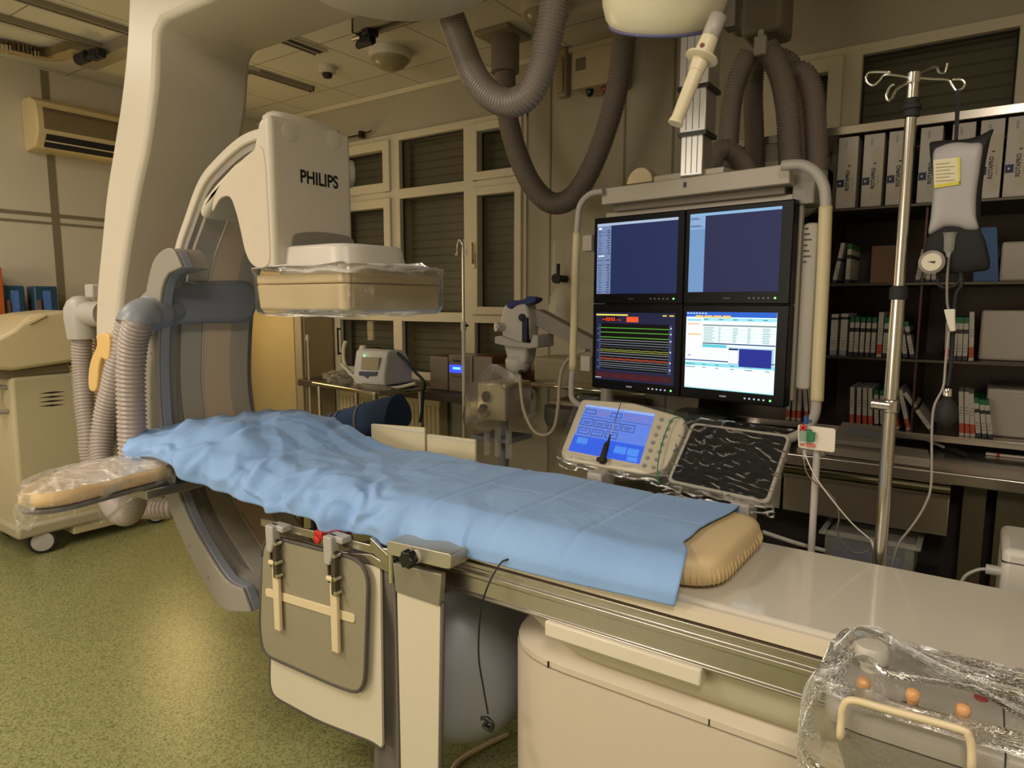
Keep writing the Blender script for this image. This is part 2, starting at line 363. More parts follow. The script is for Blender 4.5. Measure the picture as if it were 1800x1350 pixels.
def rail(name, a, c, z, w, h, lb, mt=RAIL):
    t_ = thing(name, lb, 'ceiling rail', (a+c)/2); d = (c-a).normalized(); s_ = d.cross(V((0, 0, 1)))
    m = M(); pr = [(-w/2, 0), (w/2, 0), (w/2, -h), (w*.25, -h), (w*.25, -h*.6), (-w*.25, -h*.6), (-w*.25, -h), (-w/2, -h)]
    m.prism([a+s_*x+V((0, 0, y)) for x, y in pr], c-a); obj('profile', m, mt, t_, bevel=.002)
    m = M(); m.box(a+V((0, 0, -h/2)), (w*1.05 if abs(d.y) > .5 else .01, .01 if abs(d.y) > .5 else w*1.05, h*1.05)); obj('end_cap', m, BLM, t_); return t_
p = W(10, 38, Z=ZC-.02); rail('ceiling_rail', V((p.x+.02, 3.0, ZC)), V((p.x+.02, -1, ZC)), 0, .05, .03, 'thin ceiling rail running toward the left wall corner, outer one')
p = W(125, 26, Z=ZC-.02); rail('ceiling_rail', V((p.x, 3.3, ZC)), V((p.x, -1, ZC)), 0, .05, .03, 'thin ceiling rail over the suspension arm, inner one')
p, q = W(632, 52, Z=ZC-.04), W(780, 14, Z=ZC-.04); rail('ceiling_rail', V((p.x, p.y, ZC)), V((1.5, p.y, ZC)), 0, .1, .07, 'heavy cross rail with a black end bracket behind the suspension arm')
br = thing('rail_bracket', 'black and steel clamp at the end of the heavy cross rail', 'bracket', (p.x, p.y, ZC-.07))
m = M(); m.box((p.x+.05, p.y, ZC-.1), (.1, .05, .05)); m.cyl((p.x-.02, p.y, ZC-.12), (p.x+.1, p.y, ZC-.12), .018); m.box((p.x+.1, p.y-.02, ZC-.085), (.05, .08, .03)); obj('clamp', m, BLK, br, bevel=.004)
obj('bolt', M().cyl((p.x-.03, p.y-.02, ZC-.09), (p.x+.03, p.y-.02, ZC-.09), .014), CHR, br)
# curved cable track on the left with its black carriage
a = [W(-30, 84, Z=ZC-.06), W(20, 92, Z=ZC-.06), W(60, 101, Z=ZC-.06), W(95, 104, Z=ZC-.06), W(118, 97, Z=ZC-.06), W(140, 90, Z=ZC-.06)]
ct = thing('cable_track', 'pale curved cable channel hanging under the ceiling at the upper left', 'cable channel', W(60, 100, Z=ZC))
m = M(); pa = resample(spl(a, 6), .02)
for k in range(len(pa)-1):
    d = (pa[k+1]-pa[k]); s_ = d.cross(V((0, 0, 1))).normalized()*.045
    m.add([pa[k]-s_, pa[k]+s_, pa[k+1]+s_, pa[k+1]-s_, pa[k]-s_+V((0, 0, .05)), pa[k]+s_+V((0, 0, .05)), pa[k+1]+s_+V((0, 0, .05)), pa[k+1]-s_+V((0, 0, .05))], [(0, 1, 2, 3), (4, 7, 6, 5), (0, 4, 5, 1), (2, 6, 7, 3)])
obj('channel', m, mat('beige_cable_channel', (176, 160, 124), .5), ct)
m = M(); p = W(150, 100, Z=ZC-.08); m.cyl(p+V((-.09, 0, 0)), p+V((.03, 0, 0)), .032); m.box(p+V((.1, .02, .0)), (.12, .05, .05)); m.cyl(p+V((.02, 0, -.01)), p+V((.14, .0, -.02)), .016); obj('carriage', m, BLM, ct, bevel=.006)
m = M(); p = W(160, 112, Z=ZC-.05); m.bb(p.x-.05, p.x+1.9, p.y-.05, p.y+.05, ZC-.07, ZC); obj('cross_beam', m, RAIL, ct, bevel=.004)
# air conditioner on the left wall
y0, y1 = W(62, 200, X=XL+.2).y, W(62, 200, X=XL+.2).y+.95
zt, zb = W(75, 168, X=XL+.2).z, W(85, 262, X=XL+.2).z
ac = thing('air_conditioner', 'cream split air conditioner with fine horizontal grille on the left wall', 'air conditioner', (XL, (y0+y1)/2, zb))
pf = [(0, zt), (.12, zt), (.19, zt-.035), (.21, zt-.1), (.21, zb+.1), (.15, zb+.01), (.02, zb), (0, zb)]
obj('body', M().prism([V((XL+a_, y0, z_)) for a_, z_ in pf], (0, y1-y0, 0)), mat('aged_cream_casing', (216, 196, 146), .45), ac, bevel=.012, seg=3)
m = M(); n_ = 17
for k in range(n_): z_ = zt-.075-(zt-zb-.2)*k/(n_-1); m.bb(XL+.205, XL+.2145, y0+.04, y1-.03, z_-.0025, z_+.0025)
obj('grille', m, mat('grille_shadow', (120, 106, 74), .6), ac)
m = M(); m.prism([V((XL+.213, y0+.05, zb+.092)), V((XL+.213, y0+.05, zb+.085)), V((XL+.165, y0+.05, zb+.016)), V((XL+.158, y0+.05, zb+.02))], (0, y1-y0-.1, 0)); obj('outlet', m, BLM, ac)
m = M(); m.box((XL+.193, (y0+y1)/2, zb+.05), (.006, y1-y0-.1, .008)); obj('louvre', m, CRM, ac)
# tall cabinet in the corner by the window
cb = thing('tall_cabinet', 'tall beige two-door cabinet in the corner beside the window', 'cabinet', (-4.75, 3.5, 0))
m = M(); m.bb(XL+.02, w1[0]-.03, 3.4, YB-.012, .05, 2.2); obj('body', m, mat('dim_beige_laminate', (170, 152, 112), .5), cb, bevel=.004)
xm = W(520, 640, Y=3.38).x
obj('door', M().bb(XL+.03, xm-.004, 3.375, 3.4, .1, 2.18), mat('warm_lit_door', (176, 158, 112), .5), cb, bevel=.003)  # warm light on this door is put into its yellower colour
d2 = obj('door', M().bb(xm+.004, w1[0]-.035, 3.375, 3.4, .1, 2.18), mat('greyish_door', (150, 138, 112), .5), cb, bevel=.003)
m = M(); p = W(594, 600, Y=3.35); m.cyl((p.x, p.y, p.z-.1), (p.x, p.y, p.z+.1), .007); m.box((p.x, 3.362, p.z-.09), (.012, .03, .012)); m.box((p.x, 3.362, p.z+.09), (.012, .03, .012)); obj('handle', m, BLM, d2)

# invented glowing door, added unseen behind the gantry to light the floor
dr = M(); dr.bb(XL, XL+.05, 2.46, 2.52, 0, 2.1); dr.bb(XL, XL+.05, 2.96, 3.02, 0, 2.1); dr.bb(XL, XL+.05, 2.52, 2.96, 2.04, 2.1); dr.bb(XL+.001, XL+.045, 2.52, 2.96, 0, 1.1)
d1 = struct('added_door_1', dr, FRM, bevel=.004); obj('added_glow_pane', M().bb(XL+.01, XL+.03, 2.52, 2.96, 1.1, 2.04), emit('added_door_glow', (255, 214, 140), 6.0), d1, smooth=0)
# invented glowing observation window, added behind the camera as a broad light source
dr = M(); 
for q_ in ((-3.58, -3.5, .95, 2.25), (-1.3, -1.22, .95, 2.25), (-3.58, -1.22, .95, 1.03), (-3.58, -1.22, 2.17, 2.25), (-2.42, -2.38, .95, 2.25)): dr.bb(q_[0], q_[1], YF, YF+.05, q_[2], q_[3])
w3 = struct('added_window_3', dr, FRM, bevel=.004); obj('added_glow_pane', M().bb(-3.5, -1.3, YF+.005, YF+.02, 1.03, 2.17), emit('added_window_glow', (255, 222, 168), .8), w3, smooth=0)
# ------------------------------------------------------------------ C-arm gantry
NY, FY = 1.31, 1.68; FA = 1.62
g = thing('c_arm_gantry', 'large ceiling-hung white and grey x-ray C-arm with detector above the draped table', 'x-ray machine', (-2.6, 1.5, ZC))
def xz(pts, y=NY): return [W(a, b_, Y=y) for a, b_ in pts]
inn = [V((-1.3, NY, 2.44)), V((-2.36, NY, 2.44)), V((-2.40, NY, 2.41))]+xz([(270, 150), (255, 260), (238, 340), (219, 450), (208, 540), (204, 620), (206, 700)])
out_ = xz([(186, 760), (168, 620), (168, 520), (176, 430), (185, 340), (199, 250), (211, 170), (220, 80), (224, 0)])
inn2 = inn[:3]+spl(inn[3:], 4)
endx = [V((out_[0].x+.02, NY, .82)), V((-2.8, NY, .82))]
top = [V((-2.57, NY, 2.74)), V((-2.5, NY, 2.83)), V((-2.3, NY, 2.86)), V((-1.3, NY, 2.86))]
o = obj('suspension_arm', M().prism(inn2+[V((inn2[-1].x, NY, .82))]+[endx[0]]+spl(out_, 4)+top, (0, FY-NY, 0)), OFF, g, bevel=.022, seg=3, smooth=50)
obj('pivot_housing', M().lathe([(.001, 2.40), (.27, 2.40), (.30, 2.42), (.31, 2.46), (.31, 2.9), (.28, 2.995)], (-1.45, 1.49, 0), n=48), WHT, g)
m = M(); p = W(175, 512, Y=1.4); m.bb(p.x-.05, p.x+.02, 1.36, 1.5, p.z-.03, p.z+.03); obj('cable_cover', m, LGR, g, bevel=.008)
# the C: inner curve on the near side, outer curve offset outwards
ic = spl(xz([(472, 262), (444, 268), (420, 281), (388, 310), (362, 342), (340, 400), (322, 455), (308, 540), (304, 620), (306, 700), (320, 780), (343, 850), (365, 905), (398, 960), (440, 1022), (485, 1078), (545, 1130), (620, 1172), (690, 1190)]), 5)
def offs(c, d):
    r_ = []
    for k in range(len(c)):
        t = (c[min(k+1, len(c)-1)]-c[max(k-1, 0)]).normalized(); r_.append(c[k]+V((t.z, 0, -t.x))*d)
    return r_
if offs(ic, .1)[len(ic)//2].x > ic[len(ic)//2].x: SG = -1
else: SG = 1
oc = offs(ic, SG*.06)
def ribbon(c0, c1, y0, y1):
    m = M(); return m.prism([V((p.x, y0, p.z)) for p in c0]+[V((p.x, y0, p.z)) for p in reversed(c1)], (0, y1-y0, 0))
obj('c_arc', ribbon(offs(ic, SG*.012), oc, NY+.012, FA-.012), GRY, g, smooth=50)
obj('near_rim', ribbon(offs(ic, SG*.034), offs(oc, SG*.006), NY, NY+.03), OFF, g, bevel=.005)
obj('far_rim', ribbon(offs(ic, SG*.03), offs(oc, SG*.004), FA-.03, FA), OFF, g, bevel=.005)
LN1 = mat('grey_liner', (186, 178, 164), .45, var=.02)
obj('liner', ribbon(ic, offs(ic, SG*.014), NY+.03, 1.420), LN1, g, bevel=.003, smooth=50)
obj('liner_ridge', ribbon(offs(ic, -SG*.005), offs(ic, SG*.014), 1.420, 1.427), OFF, g, bevel=.002)
obj('beige_liner', ribbon(ic, offs(ic, SG*.014), 1.428, 1.540), STR, g, bevel=.002)
obj('liner', ribbon(offs(ic, SG*.002), offs(ic, SG*.014), 1.541, FA), LN1, g, bevel=.004, smooth=50)
# sleeve (carriage) that holds the arc
cy = 1.2
so = spl(xz([(318, 470), (300, 436), (272, 452), (258, 500), (250, 560), (247, 650), (252, 740), (266, 808), (282, 853), (298, 897), (318, 945), (338, 987), (363, 1032), (380, 1060), (402, 1075), (440, 1077)], cy), 4)
si = spl(xz([(424, 1034), (394, 1018), (352, 953), (325, 900), (304, 841), (283, 760), (276, 660), (277, 570), (284, 505), (296, 480)], cy), 4)
obj('arc_sleeve', M().prism(so+si, (0, .014, 0)), GRY, g, bevel=.005, seg=3, smooth=50)
obj('sleeve_edge', M().prism([p+V((0, .0145, 0)) for p in so+si], (0, .032, 0)), DGR, g, bevel=.004, smooth=50)
obj('sleeve_web', M().prism([V((p.x-.01, cy+.047, p.z)) for p in so]+[V((p.x-.075, cy+.047, p.z)) for p in si], (0, NY-cy-.05, 0)), GRY, g, smooth=50)
so2 = [p.copy() for p in so]
n0 = [k for k, p in enumerate(oc) if p.z < W(318, 455, Y=NY).z][0]; n1 = [k for k, p in enumerate(oc) if p.z < W(430, 1050, Y=NY).z][0]
obj('arc_sleeve_back', ribbon(offs(oc, SG*.008)[n0:n1], offs(oc, SG*.08)[n0:n1], NY, FA+.06), GRY, g, smooth=50)
m = M(); m.bb(-2.98, -2.6, 1.34, 1.64, 1.02, 1.36); obj('rotation_joint', m, LGR, g, bevel=.04, seg=4)
for px, py in ((265, 620), (265, 700), (290, 850), (333, 960), (366, 1015)): p = W(px, py, Y=cy); obj('screw', M().cyl(p+V((0, -.002, 0)), p+V((0, .01, 0)), .005, 10), STL, g)
# blue-grey hose bracket across the inside of the sleeve
bx = -2.33
pb = spl([W(a, b_, X=bx) for a, b_ in ((247, 552), (258, 528), (280, 507), (315, 496), (370, 493), (430, 493), (449, 504), (455, 528), (448, 556), (428, 567), (370, 568), (318, 571), (292, 580), (262, 592), (250, 580))], 3, True)
obj('hose_bracket', M().prism(pb, (-.075, 0, 0)), DGR, g, bevel=.018, seg=3, smooth=60)
m = M(); m.tube(spl([W(238, 575, X=bx+.03), W(246, 560, X=bx+.03), W(262, 553, X=bx+.02), W(290, 549, X=bx), W(310, 545, X=bx-.03)], 5), [.062]*5+[.06]*5+[.055]*5+[.04]*5+[.01], 24); obj('hose_nozzle', m, DGR, g, smooth=60)
# detector arm and head
hd = xz([(350, 372), (357, 388), (366, 370), (378, 350), (392, 338), (404, 339), (414, 352), (421, 380), (428, 412), (436, 446), (446, 468), (458, 477), (483, 477), (481, 330), (478, 196), (455, 210), (446, 262), (412, 288), (380, 322), (358, 350)])
hd = hd[:12]+hd[12:15]+hd[15:]
hx = W(480, 330, Y=NY).x
for p in hd[12:15]: p.x = hx
obj('detector_arm', M().prism([V((p.x, NY-.005, p.z)) for p in hd], (0, FA-NY+.01, 0)), OFF, g, bevel=.034, seg=6, smooth=60)
zh_ = W(478, 197, Y=NY).z; xh_ = hx
def hring(i_, z_): return [V((x, y, z_)) for x, y in ((xh_-.07, NY+.02+i_), (xh_-.02-i_, NY+.02+i_), (xh_-.004-i_, NY+.05+i_), (xh_-.004-i_, FA-.05-i_), (xh_-.02-i_, FA-.02-i_), (xh_-.16, FA-.02-i_))]
m = M(); n6 = 6
rg_ = [hring(0, zh_-.012), hring(.004, zh_+.006), hring(.02, zh_+.02), hring(.05, zh_+.030), hring(.075, zh_+.033)]
m.add([p for r_ in rg_ for p in r_], [(k*n6+j, k*n6+(j+1) % n6, (k+1)*n6+(j+1) % n6, (k+1)*n6+j) for k in range(4) for j in range(n6)]+[list(range(24, 30)), list(range(6))[::-1]])
obj('head_dome', m, OFF, g, smooth=180)
pn = xz([(372, 372), (384, 352), (396, 345), (406, 350), (415, 375), (422, 404), (430, 440), (440, 462), (455, 472), (468, 468), (474, 450), (470, 360), (462, 262), (440, 268), (408, 298), (380, 335)], NY-.008)
obj('side_panel', M().prism(spl(pn, 3, True), (0, .01, 0)), mat('side_panel_white', (208, 196, 178), .4), g, bevel=.003)
for px, py in ((510, 230), (588, 246)): obj('cover_cap', M().lathe([(.03, -.01), (.03, .002), (.026, .003), (.001, .003)], W(px, py, X=hx), (1, 0, 0), 28), OFF, g)
p = W(528, 320, X=hx); p2 = W(594, 328, X=hx)
text('lettering', 'PHILIPS', p+V((.001, 0, 0)), (0, 1, 0), (0, 0, 1), .038, BLK, g, width=abs(p2.y-p.y), bold=.025)
m = M(); q = spl([W(a, b_, X=hx) for a, b_ in ((511, 474), (512, 440), (514, 418), (524, 410), (560, 408), (600, 413), (618, 420), (622, 436))], 4)
m.prism(q+[V((hx, q[-1].y, q[0].z))], (.004, 0, 0)); obj('recess_trim', m, mat('recess_grey', (140, 134, 124), .5), g)
m = M(); m.lathe([(.001, -.05), (.028, -.045), (.045, -.02), (.05, .01), (.045, .03), (.001, .035)], V((-1.87, FA+.04, W(618, 303, Y=FA+.04).z)), (.5, .9, 0)); obj('round_knob', m, OFF, g, smooth=180)
c = [(-1.84, 1.335), (-1.54, 1.335), (-1.50, 1.40), (-1.50, 1.58), (-1.54, 1.645), (-1.84, 1.645)]
cb_ = rnd([V((x, y, 1.555)) for x, y in c], .05)
ct_ = rnd([V((x-.025 if x > -1.6 else x, 1.5+(y-1.5)*.9, 1.668)) for x, y in c], .05)
m = M(); n_ = len(cb_); m.add(cb_+ct_, [list(range(n_))[::-1], list(range(n_, 2*n_))]+[(k, (k+1) % n_, n_+(k+1) % n_, n_+k) for k in range(n_)])
obj('detector_collar', m, WHT, g, bevel=.012, seg=3, smooth=50)
sl = rnd([V((x, y, 0)) for x, y in ((-1.866, 1.28), (-1.45, 1.28), (-1.45, 1.695), (-1.866, 1.695))], .035)
def slabpart(z0, z1, sc0=1.0):
    m = M(); n_ = len(sl); cc = V((-1.657, 1.488, 0))
    A = [cc+(p-cc)*sc0+V((0, 0, z0)) for p in sl]; B = [p+V((0, 0, z1)) for p in sl]
    return m.add(A+B, [list(range(n_))[::-1], list(range(n_, 2*n_))]+[(k, (k+1) % n_, n_+(k+1) % n_, n_+k) for k in range(n_)])
DET = mat('warm_cream_detector', (226, 206, 164), .42, var=.02)
obj('detector_housing', slabpart(1.472, 1.548, .975), DET, g, bevel=.008, seg=3, smooth=50)
obj('detector_lid', slabpart(1.55, 1.578, 1.0), DET, g, bevel=.006, seg=3, smooth=50)
# x-ray tube housing under the table
def tubeh(u_, v_):
    a = u_*math.pi; b_ = v_*2*math.pi; e = .75
    def sp(c_, p_): return math.copysign(abs(c_)**p_, c_)
    x = -1.40+sp(math.cos(a), .8)*(.40); r_ = sp(math.sin(a), e)
    return V((x, 1.5+.23*r_*sp(math.cos(b_), .8), .46+.27*r_*sp(math.sin(b_), .8)-.03*(x+1.4)))
obj('tube_housing', M().grid(28, 41, tubeh), mat('tube_housing_grey', (158, 160, 170), .4), g, smooth=180)
m = M(); m.bb(-1.56, -1.2, 1.36, 1.64, .66, .75); obj('collimator', m, DGR, g, bevel=.02)
# ribbed hoses on the left
def P3(l): return [W(a, b_, Y=y) for a, b_, y in l]
el = V(W(143, 548, Y=1.45))
m = M(); m.lathe([(.001, .075), (.03, .07), (.055, .05), (.07, .015), (.072, -.03), (.066, -.1), (.064, -.125)], el); m.cyl(el+V((0, 0, -.01)), el+V((.16, .03, -.01)), .058); obj('hose_elbow', m, LGR, g, smooth=60)
obj('ribbed_hose', M().tube(spl(P3([(145, 575, 1.45), (145, 640, 1.45), (148, 700, 1.43), (155, 760, 1.42), (160, 805, 1.42), (172, 855, 1.42), (205, 885, 1.42), (250, 893, 1.44), (300, 893, 1.5), (345, 880, 1.6)]), 8), .047, 20, rib=.17, pitch=.0155), HOS, g, smooth=180)
obj('ribbed_hose', M().tube(spl(P3([(243, 563, 1.12), (234, 600, 1.12), (230, 650, 1.12), (231, 720, 1.12), (234, 800, 1.12), (236, 860, 1.13), (226, 900, 1.15), (205, 893, 1.19), (186, 850, 1.22), (178, 800, 1.25), (184, 740, 1.28), (198, 680, 1.30), (214, 610, 1.32), (228, 560, 1.34)]), 8), .047, 20, rib=.17, pitch=.0155), HOS, g, smooth=180)
# yellowed handle clip on the arm
q = spl([W(a, b_, Y=1.27) for a, b_ in ((169, 588), (190, 590), (191, 626), (186, 634), (177, 630), (172, 650), (168, 686), (156, 684), (155, 655), (160, 630), (170, 606))], 3, True)
obj('plastic_handle', M().prism(q, (0, .035, 0)), mat('yellowed_plastic', (226, 188, 120), .4), g, bevel=.005)
# plastic sheet over the detector
PLA = plastic('wrinkled_clear_film', op=.05, cs=16, strength=1.0)
def ragged(u_, v_):
    n_ = len(sl); t = u_*n_; k = int(t) % n_; p = sl[k].lerp(sl[(k+1) % n_], t-int(t)); cc = V((-1.657, 1.488, 0))
    z = 1.460+(1.60-1.460)*v_; nn = noise.noise(V((p.x*9, p.y*9, z*11)))
    d = (p-cc).normalized(); o_ = .008+.005*nn+.005*abs(noise.noise(V((p.x*45, p.y*45, z*3))))+(.006 if v_ > .85 else 0)*(1+noise.noise(V((p.x*22, p.y*22, 3))))
    if v_ < .12: o_ -= .012*(1-v_/.12)
    zz = z+(.012*noise.noise(V((p.x*14, p.y*14, 1))) if v_ > .9 or v_ < .1 else 0)
    return p+d*o_+V((0, 0, zz))
m = M(); m.grid(241, 14, ragged)
def bott(u_, v_): p = ragged(u_, 0); cc = V((-1.657, 1.488, 1.464)); return p.lerp(cc, v_)+V((0, 0, -.01*math.sin(v_*3.14)*(1+noise.noise(p*9))))
m.grid(121, 8, bott)
def topp(u_, v_): p = ragged(u_, 1); cc = V((-1.657, 1.488, 1.592)); q = p.lerp(cc, v_*.3); return q+V((0, 0, (.012*noise.noise(q*30)+.006)*(1 if v_ > .1 else 0)-.008*v_))
m.grid(121, 6, topp)
tag(obj('plastic_cover', m, PLA, smooth=180, fix=False), 'crinkled clear plastic film wrapped around the square x-ray detector', 'plastic cover')
# ------------------------------------------------------------------ patient table
TZ = .9
t = thing('patient_table', 'white patient table with metal side rails on a rounded pedestal', 'patient table', (-.5, 1.5, 0))
tp = rnd([V((-2.36, 1.30, TZ-.035)), V((1.05, 1.27, TZ-.035)), V((1.05, 1.725, TZ-.035)), V((-2.36, 1.70, TZ-.035))], [.12, .02, .02, .12])
obj('tabletop', M().prism(tp, (0, 0, .035)), mat('glossy_white_tabletop', (216, 208, 194), .09, var=.015), t, bevel=.012, seg=3, smooth=50)
m = M(); m.prism([V((-1.12, y, z)) for y, z in ((1.268, TZ-.004), (1.252, TZ-.010), (1.252, TZ-.03), (1.268, TZ-.036))], (2.17, 0, 0)); obj('edge_trim', m, mat('cream_edge_profile', (226, 214, 190), .3), t)
def railp(y, s_):
    m = M(); pr = [(0, TZ-.036), (-.012, TZ-.034), (-.012, TZ-.045), (-.006, TZ-.048), (-.006, TZ-.056), (-.014, TZ-.059), (-.014, TZ-.070), (-.008, TZ-.073), (-.008, TZ-.112), (-.014, TZ-.115), (-.012, TZ-.121), (.012, TZ-.121), (.012, TZ-.036)]
    return m.prism([V((-1.14, y+s_*a, z)) for a, z in pr], (2.19, 0, 0))
obj('side_rail', railp(1.258, 1), STL, t, bevel=.0015); obj('side_rail', railp(1.738, -1), STL, t, bevel=.0015)
# under-carriage
LOW = mat('khaki_undercarriage', (196, 188, 162), .45, var=.02)
def plan(x0, x1, y0, y1, r, z, n=8): return rnd([V((x0, y0, z)), V((x1, y0, z)), V((x1, y1, z)), V((x0, y1, z))], r, n)
def loft(rings, caps=True):
    m = M(); n_ = len(rings[0]); vs = [p for r_ in rings for p in r_]
    fs = [(k*n_+j, k*n_+(j+1) % n_, (k+1)*n_+(j+1) % n_, (k+1)*n_+j) for k in range(len(rings)-1) for j in range(n_)]
    if caps: fs += [list(range(n_))[::-1], list(range((len(rings)-1)*n_, len(rings)*n_))]
    return m.add(vs, fs)
zt_ = TZ-.1215
R_ = [plan(-.94, .02, 1.275, 1.70, .10, zt_), plan(-.90, -.01, 1.272, 1.70, .14, zt_-.02), plan(-.875, -.02, 1.272, 1.70, .2, zt_-.058), plan(-.84, -.05, 1.278, 1.69, .2, zt_-.08), plan(-.80, -.08, 1.30, 1.68, .2, zt_-.092)]
R_.reverse(); obj('undercarriage', loft(R_), LOW, t, smooth=50)
for a, b_ in ((951, 1050), (1226, 1127)): obj('screw', M().cyl(W(a, b_, Y=1.272)+V((0, -.004, 0)), W(a, b_, Y=1.272)+V((0, .01, 0)), .006, 12), STL, t)
m = M(); p = W(887, 1028, Y=1.27); m.box(p, (.05, .012, .02)); obj('slot', m, BLM, t)
# pedestal: one body, an upper ring of three cover pieces
PB = mat('pedestal_shell', (214, 202, 182), .38, var=.02)
zc_ = .655
rings = [plan(-.86, -.02, 1.36, 1.68, .16, .03), plan(-.93, .03, 1.285, 1.72, .2, .12), plan(-.945, .045, 1.265, 1.735, .21, .2), plan(-.945, .045, 1.262, 1.735, .21, zc_-.004)]
obj('pedestal', loft(rings), PB, t, smooth=50)
m = loft([plan(-.88, -.0, 1.36, 1.67, .16, 0), plan(-.88, -.0, 1.36, 1.67, .16, .03)]); obj('floor_plate', m, mat('dark_floor_plate', (88, 82, 74), .5), t)
m = loft([plan(-.943, .043, 1.264, 1.733, .21, zc_), plan(-.943, .043, 1.264, 1.733, .21, zc_+.014), plan(-.93, .03, 1.285, 1.72, .2, zc_+.03), plan(-.9, .0, 1.33, 1.70, .2, zc_+.055)]); obj('pedestal_cover', m, PB, t, smooth=45)
xa, xb = W(962, 1130, Y=1.26).x, W(1247, 1230, Y=1.26).x
for x_ in (xa, xb): obj('cover_seam', M().bb(x_-.0015, x_+.0015, 1.2632, 1.27, zc_-.001, zc_+.0135), BLM, t)
m = M(); pz = W(1100, 1165, Y=1.245).z; m.bb(W(957, 1100, Y=1.235).x, W(1232, 1180, Y=1.235).x, 1.235, 1.5, W(957, 1118, Y=1.235).z, W(957, 1093, Y=1.235).z+.002); obj('drawer', m, mat('bright_white_drawer', (228, 218, 198), .35), t, bevel=.004)
# ------------------------------------------------------------------ mattress, drape
TAN = mat('tan_vinyl', (224, 198, 152), .5, var=.05, bump=.12, bscale=40)
def hump(x):
    a = max(0, min(1, (-1.93-x)/.17)); a = a*a*(3-2*a); return .105*a
mt = []
def rr(z, ins):
    return plan(-2.33+ins, -.405-ins, 1.31+ins, 1.72-ins, .10, z, 6)
m = loft([rr(TZ+.001, .02), rr(TZ+.012, .004), rr(TZ+.03, 0), rr(TZ+.054, .003), rr(TZ+.063, .008), rr(TZ+.067, .018), rr(TZ+.0675, .03), rr(TZ+.0677, .06), rr(TZ+.0678, .11)])
mo = tag(obj('mattress', m, TAN, smooth=50), 'tan vinyl mattress with rounded end lying on the table under the blue drape', 'mattress')
q = []
m = M()
for k in range(34):   # gathered folds at the foot end
    a = k/33; ang = -1.35+a*2.6; px_ = -.52+.112*math.cos(ang); py_ = 1.515+.2*math.sin(ang)
    d_ = V((math.cos(ang)*.8, math.sin(ang), 0)).normalized()
    c_ = V((px_, py_, TZ+.03))
m = M(); pf = rr(TZ+.034, -.001)
m2 = M(); path = [p for p in pf if p.x > -.62]
for k in range(0, len(path)-1):
    seg_ = resample([path[k], path[k+1]], .022)
    for s_ in seg_[::1]:
        d_ = (s_-V((-.6, 1.515, s_.z))).normalized(); l_ = .012+.010*random.random()
        m2.tube([s_+V((0, 0, -.022))+d_*.0, s_+V((0, 0, -.005))+d_*.0015, s_+V((0, 0, l_))-d_*.006], [.0005, .0022, .0005], 6)
obj('gathered_edge', m2, TAN, mo, smooth=180)
m2 = M(); m2.lathe([(.001, .008), (.055, .006), (.075, 0)], (-.47, 1.5, TZ+.0665)); 
pl_ = loft([plan(-2.34+a_, -1.98-b_, 1.33+a_, 1.70-a_, .06, z_) for a_, b_, z_ in ((0, -.05, TZ+.068), (.0, -.03, TZ+.09), (.01, .03, TZ+.12), (.03, .08, TZ+.135))])
tag(obj('head_pillow', pl_, mat('foam_pillow', (150, 160, 180), .8), smooth=60), 'foam head rest making the hump under the blue drape', 'pillow')
# blue drape: v=0 near hem .. v=1 far hem
DRP = None
def drape_mat():
    m, nt, b, N, L = nodes('blue_nonwoven_drape')
    tc = N('ShaderNodeTexCoord'); n1 = N('ShaderNodeTexNoise'); n1.inputs['Scale'].default_value = 5; n1.inputs['Detail'].default_value = 6; L(tc.outputs['Object'], n1.inputs['Vector'])
    r = N('ShaderNodeValToRGB'); r.color_ramp.elements[0].position = .3; r.color_ramp.elements[1].position = .7
    r.color_ramp.elements[0].color = lin((134, 172, 226)); r.color_ramp.elements[1].color = lin((146, 184, 236)); L(n1.outputs['Fac'], r.inputs[0]); L(r.outputs[0], b.inputs['Base Color'])
    b.inputs['Roughness'].default_value = .72; b.inputs['Sheen Weight'].default_value = .15
    n2 = N('ShaderNodeTexNoise'); n2.inputs['Scale'].default_value = 9; n2.inputs['Detail'].default_value = 8; n2.inputs['Distortion'].default_value = .6; L(tc.outputs['Object'], n2.inputs['Vector'])
    n3 = N('ShaderNodeTexNoise'); n3.inputs['Scale'].default_value = 500; L(tc.outputs['Object'], n3.inputs['Vector'])
    ad = N('ShaderNodeMath'); ad.operation = 'MULTIPLY_ADD'; ad.inputs[1].default_value = .03; L(n3.outputs['Fac'], ad.inputs[0]); L(n2.outputs['Fac'], ad.inputs[2])
    bp = N('ShaderNodeBump'); bp.inputs['Strength'].default_value = .5; bp.inputs['Distance'].default_value = .012; L(ad.outputs[0], bp.inputs['Height']); L(bp.outputs[0], b.inputs['Normal'])
    return m
DRP = drape_mat()
def sst(a, b_, x): x = max(0, min(1, (x-a)/(b_-a))); return x*x*(3-2*x)
folds = [-2.02, -1.86, -1.62, -1.40, -1.15, -.92, -.72]
def ridged(p): return 1-abs(noise.noise(p))*2
def tri(a): a = a-math.floor(a); return abs(a-.5)*2-.5
def pw(x, t):
    for k in range(len(t)-1):
        if x <= t[k+1][0]:
            f_ = (x-t[k][0])/(t[k+1][0]-t[k][0]); return t[k][1]+(t[k+1][1]-t[k][1])*max(0, f_)
    return t[-1][1]
HY = [(-2.36, 1.07), (-2.25, 1.10), (-2.05, 1.14), (-1.85, 1.185), (-1.6, 1.20), (-1.3, 1.215), (-1.1, 1.235), (-.4, 1.236)]
HZ = [(-2.36, .995), (-2.2, .985), (-2.12, .955), (-1.99, .915), (-1.86, .885), (-1.66, .876), (-1.37, .862), (-1.04, .876), (-.72, .884), (-.48, .895)]
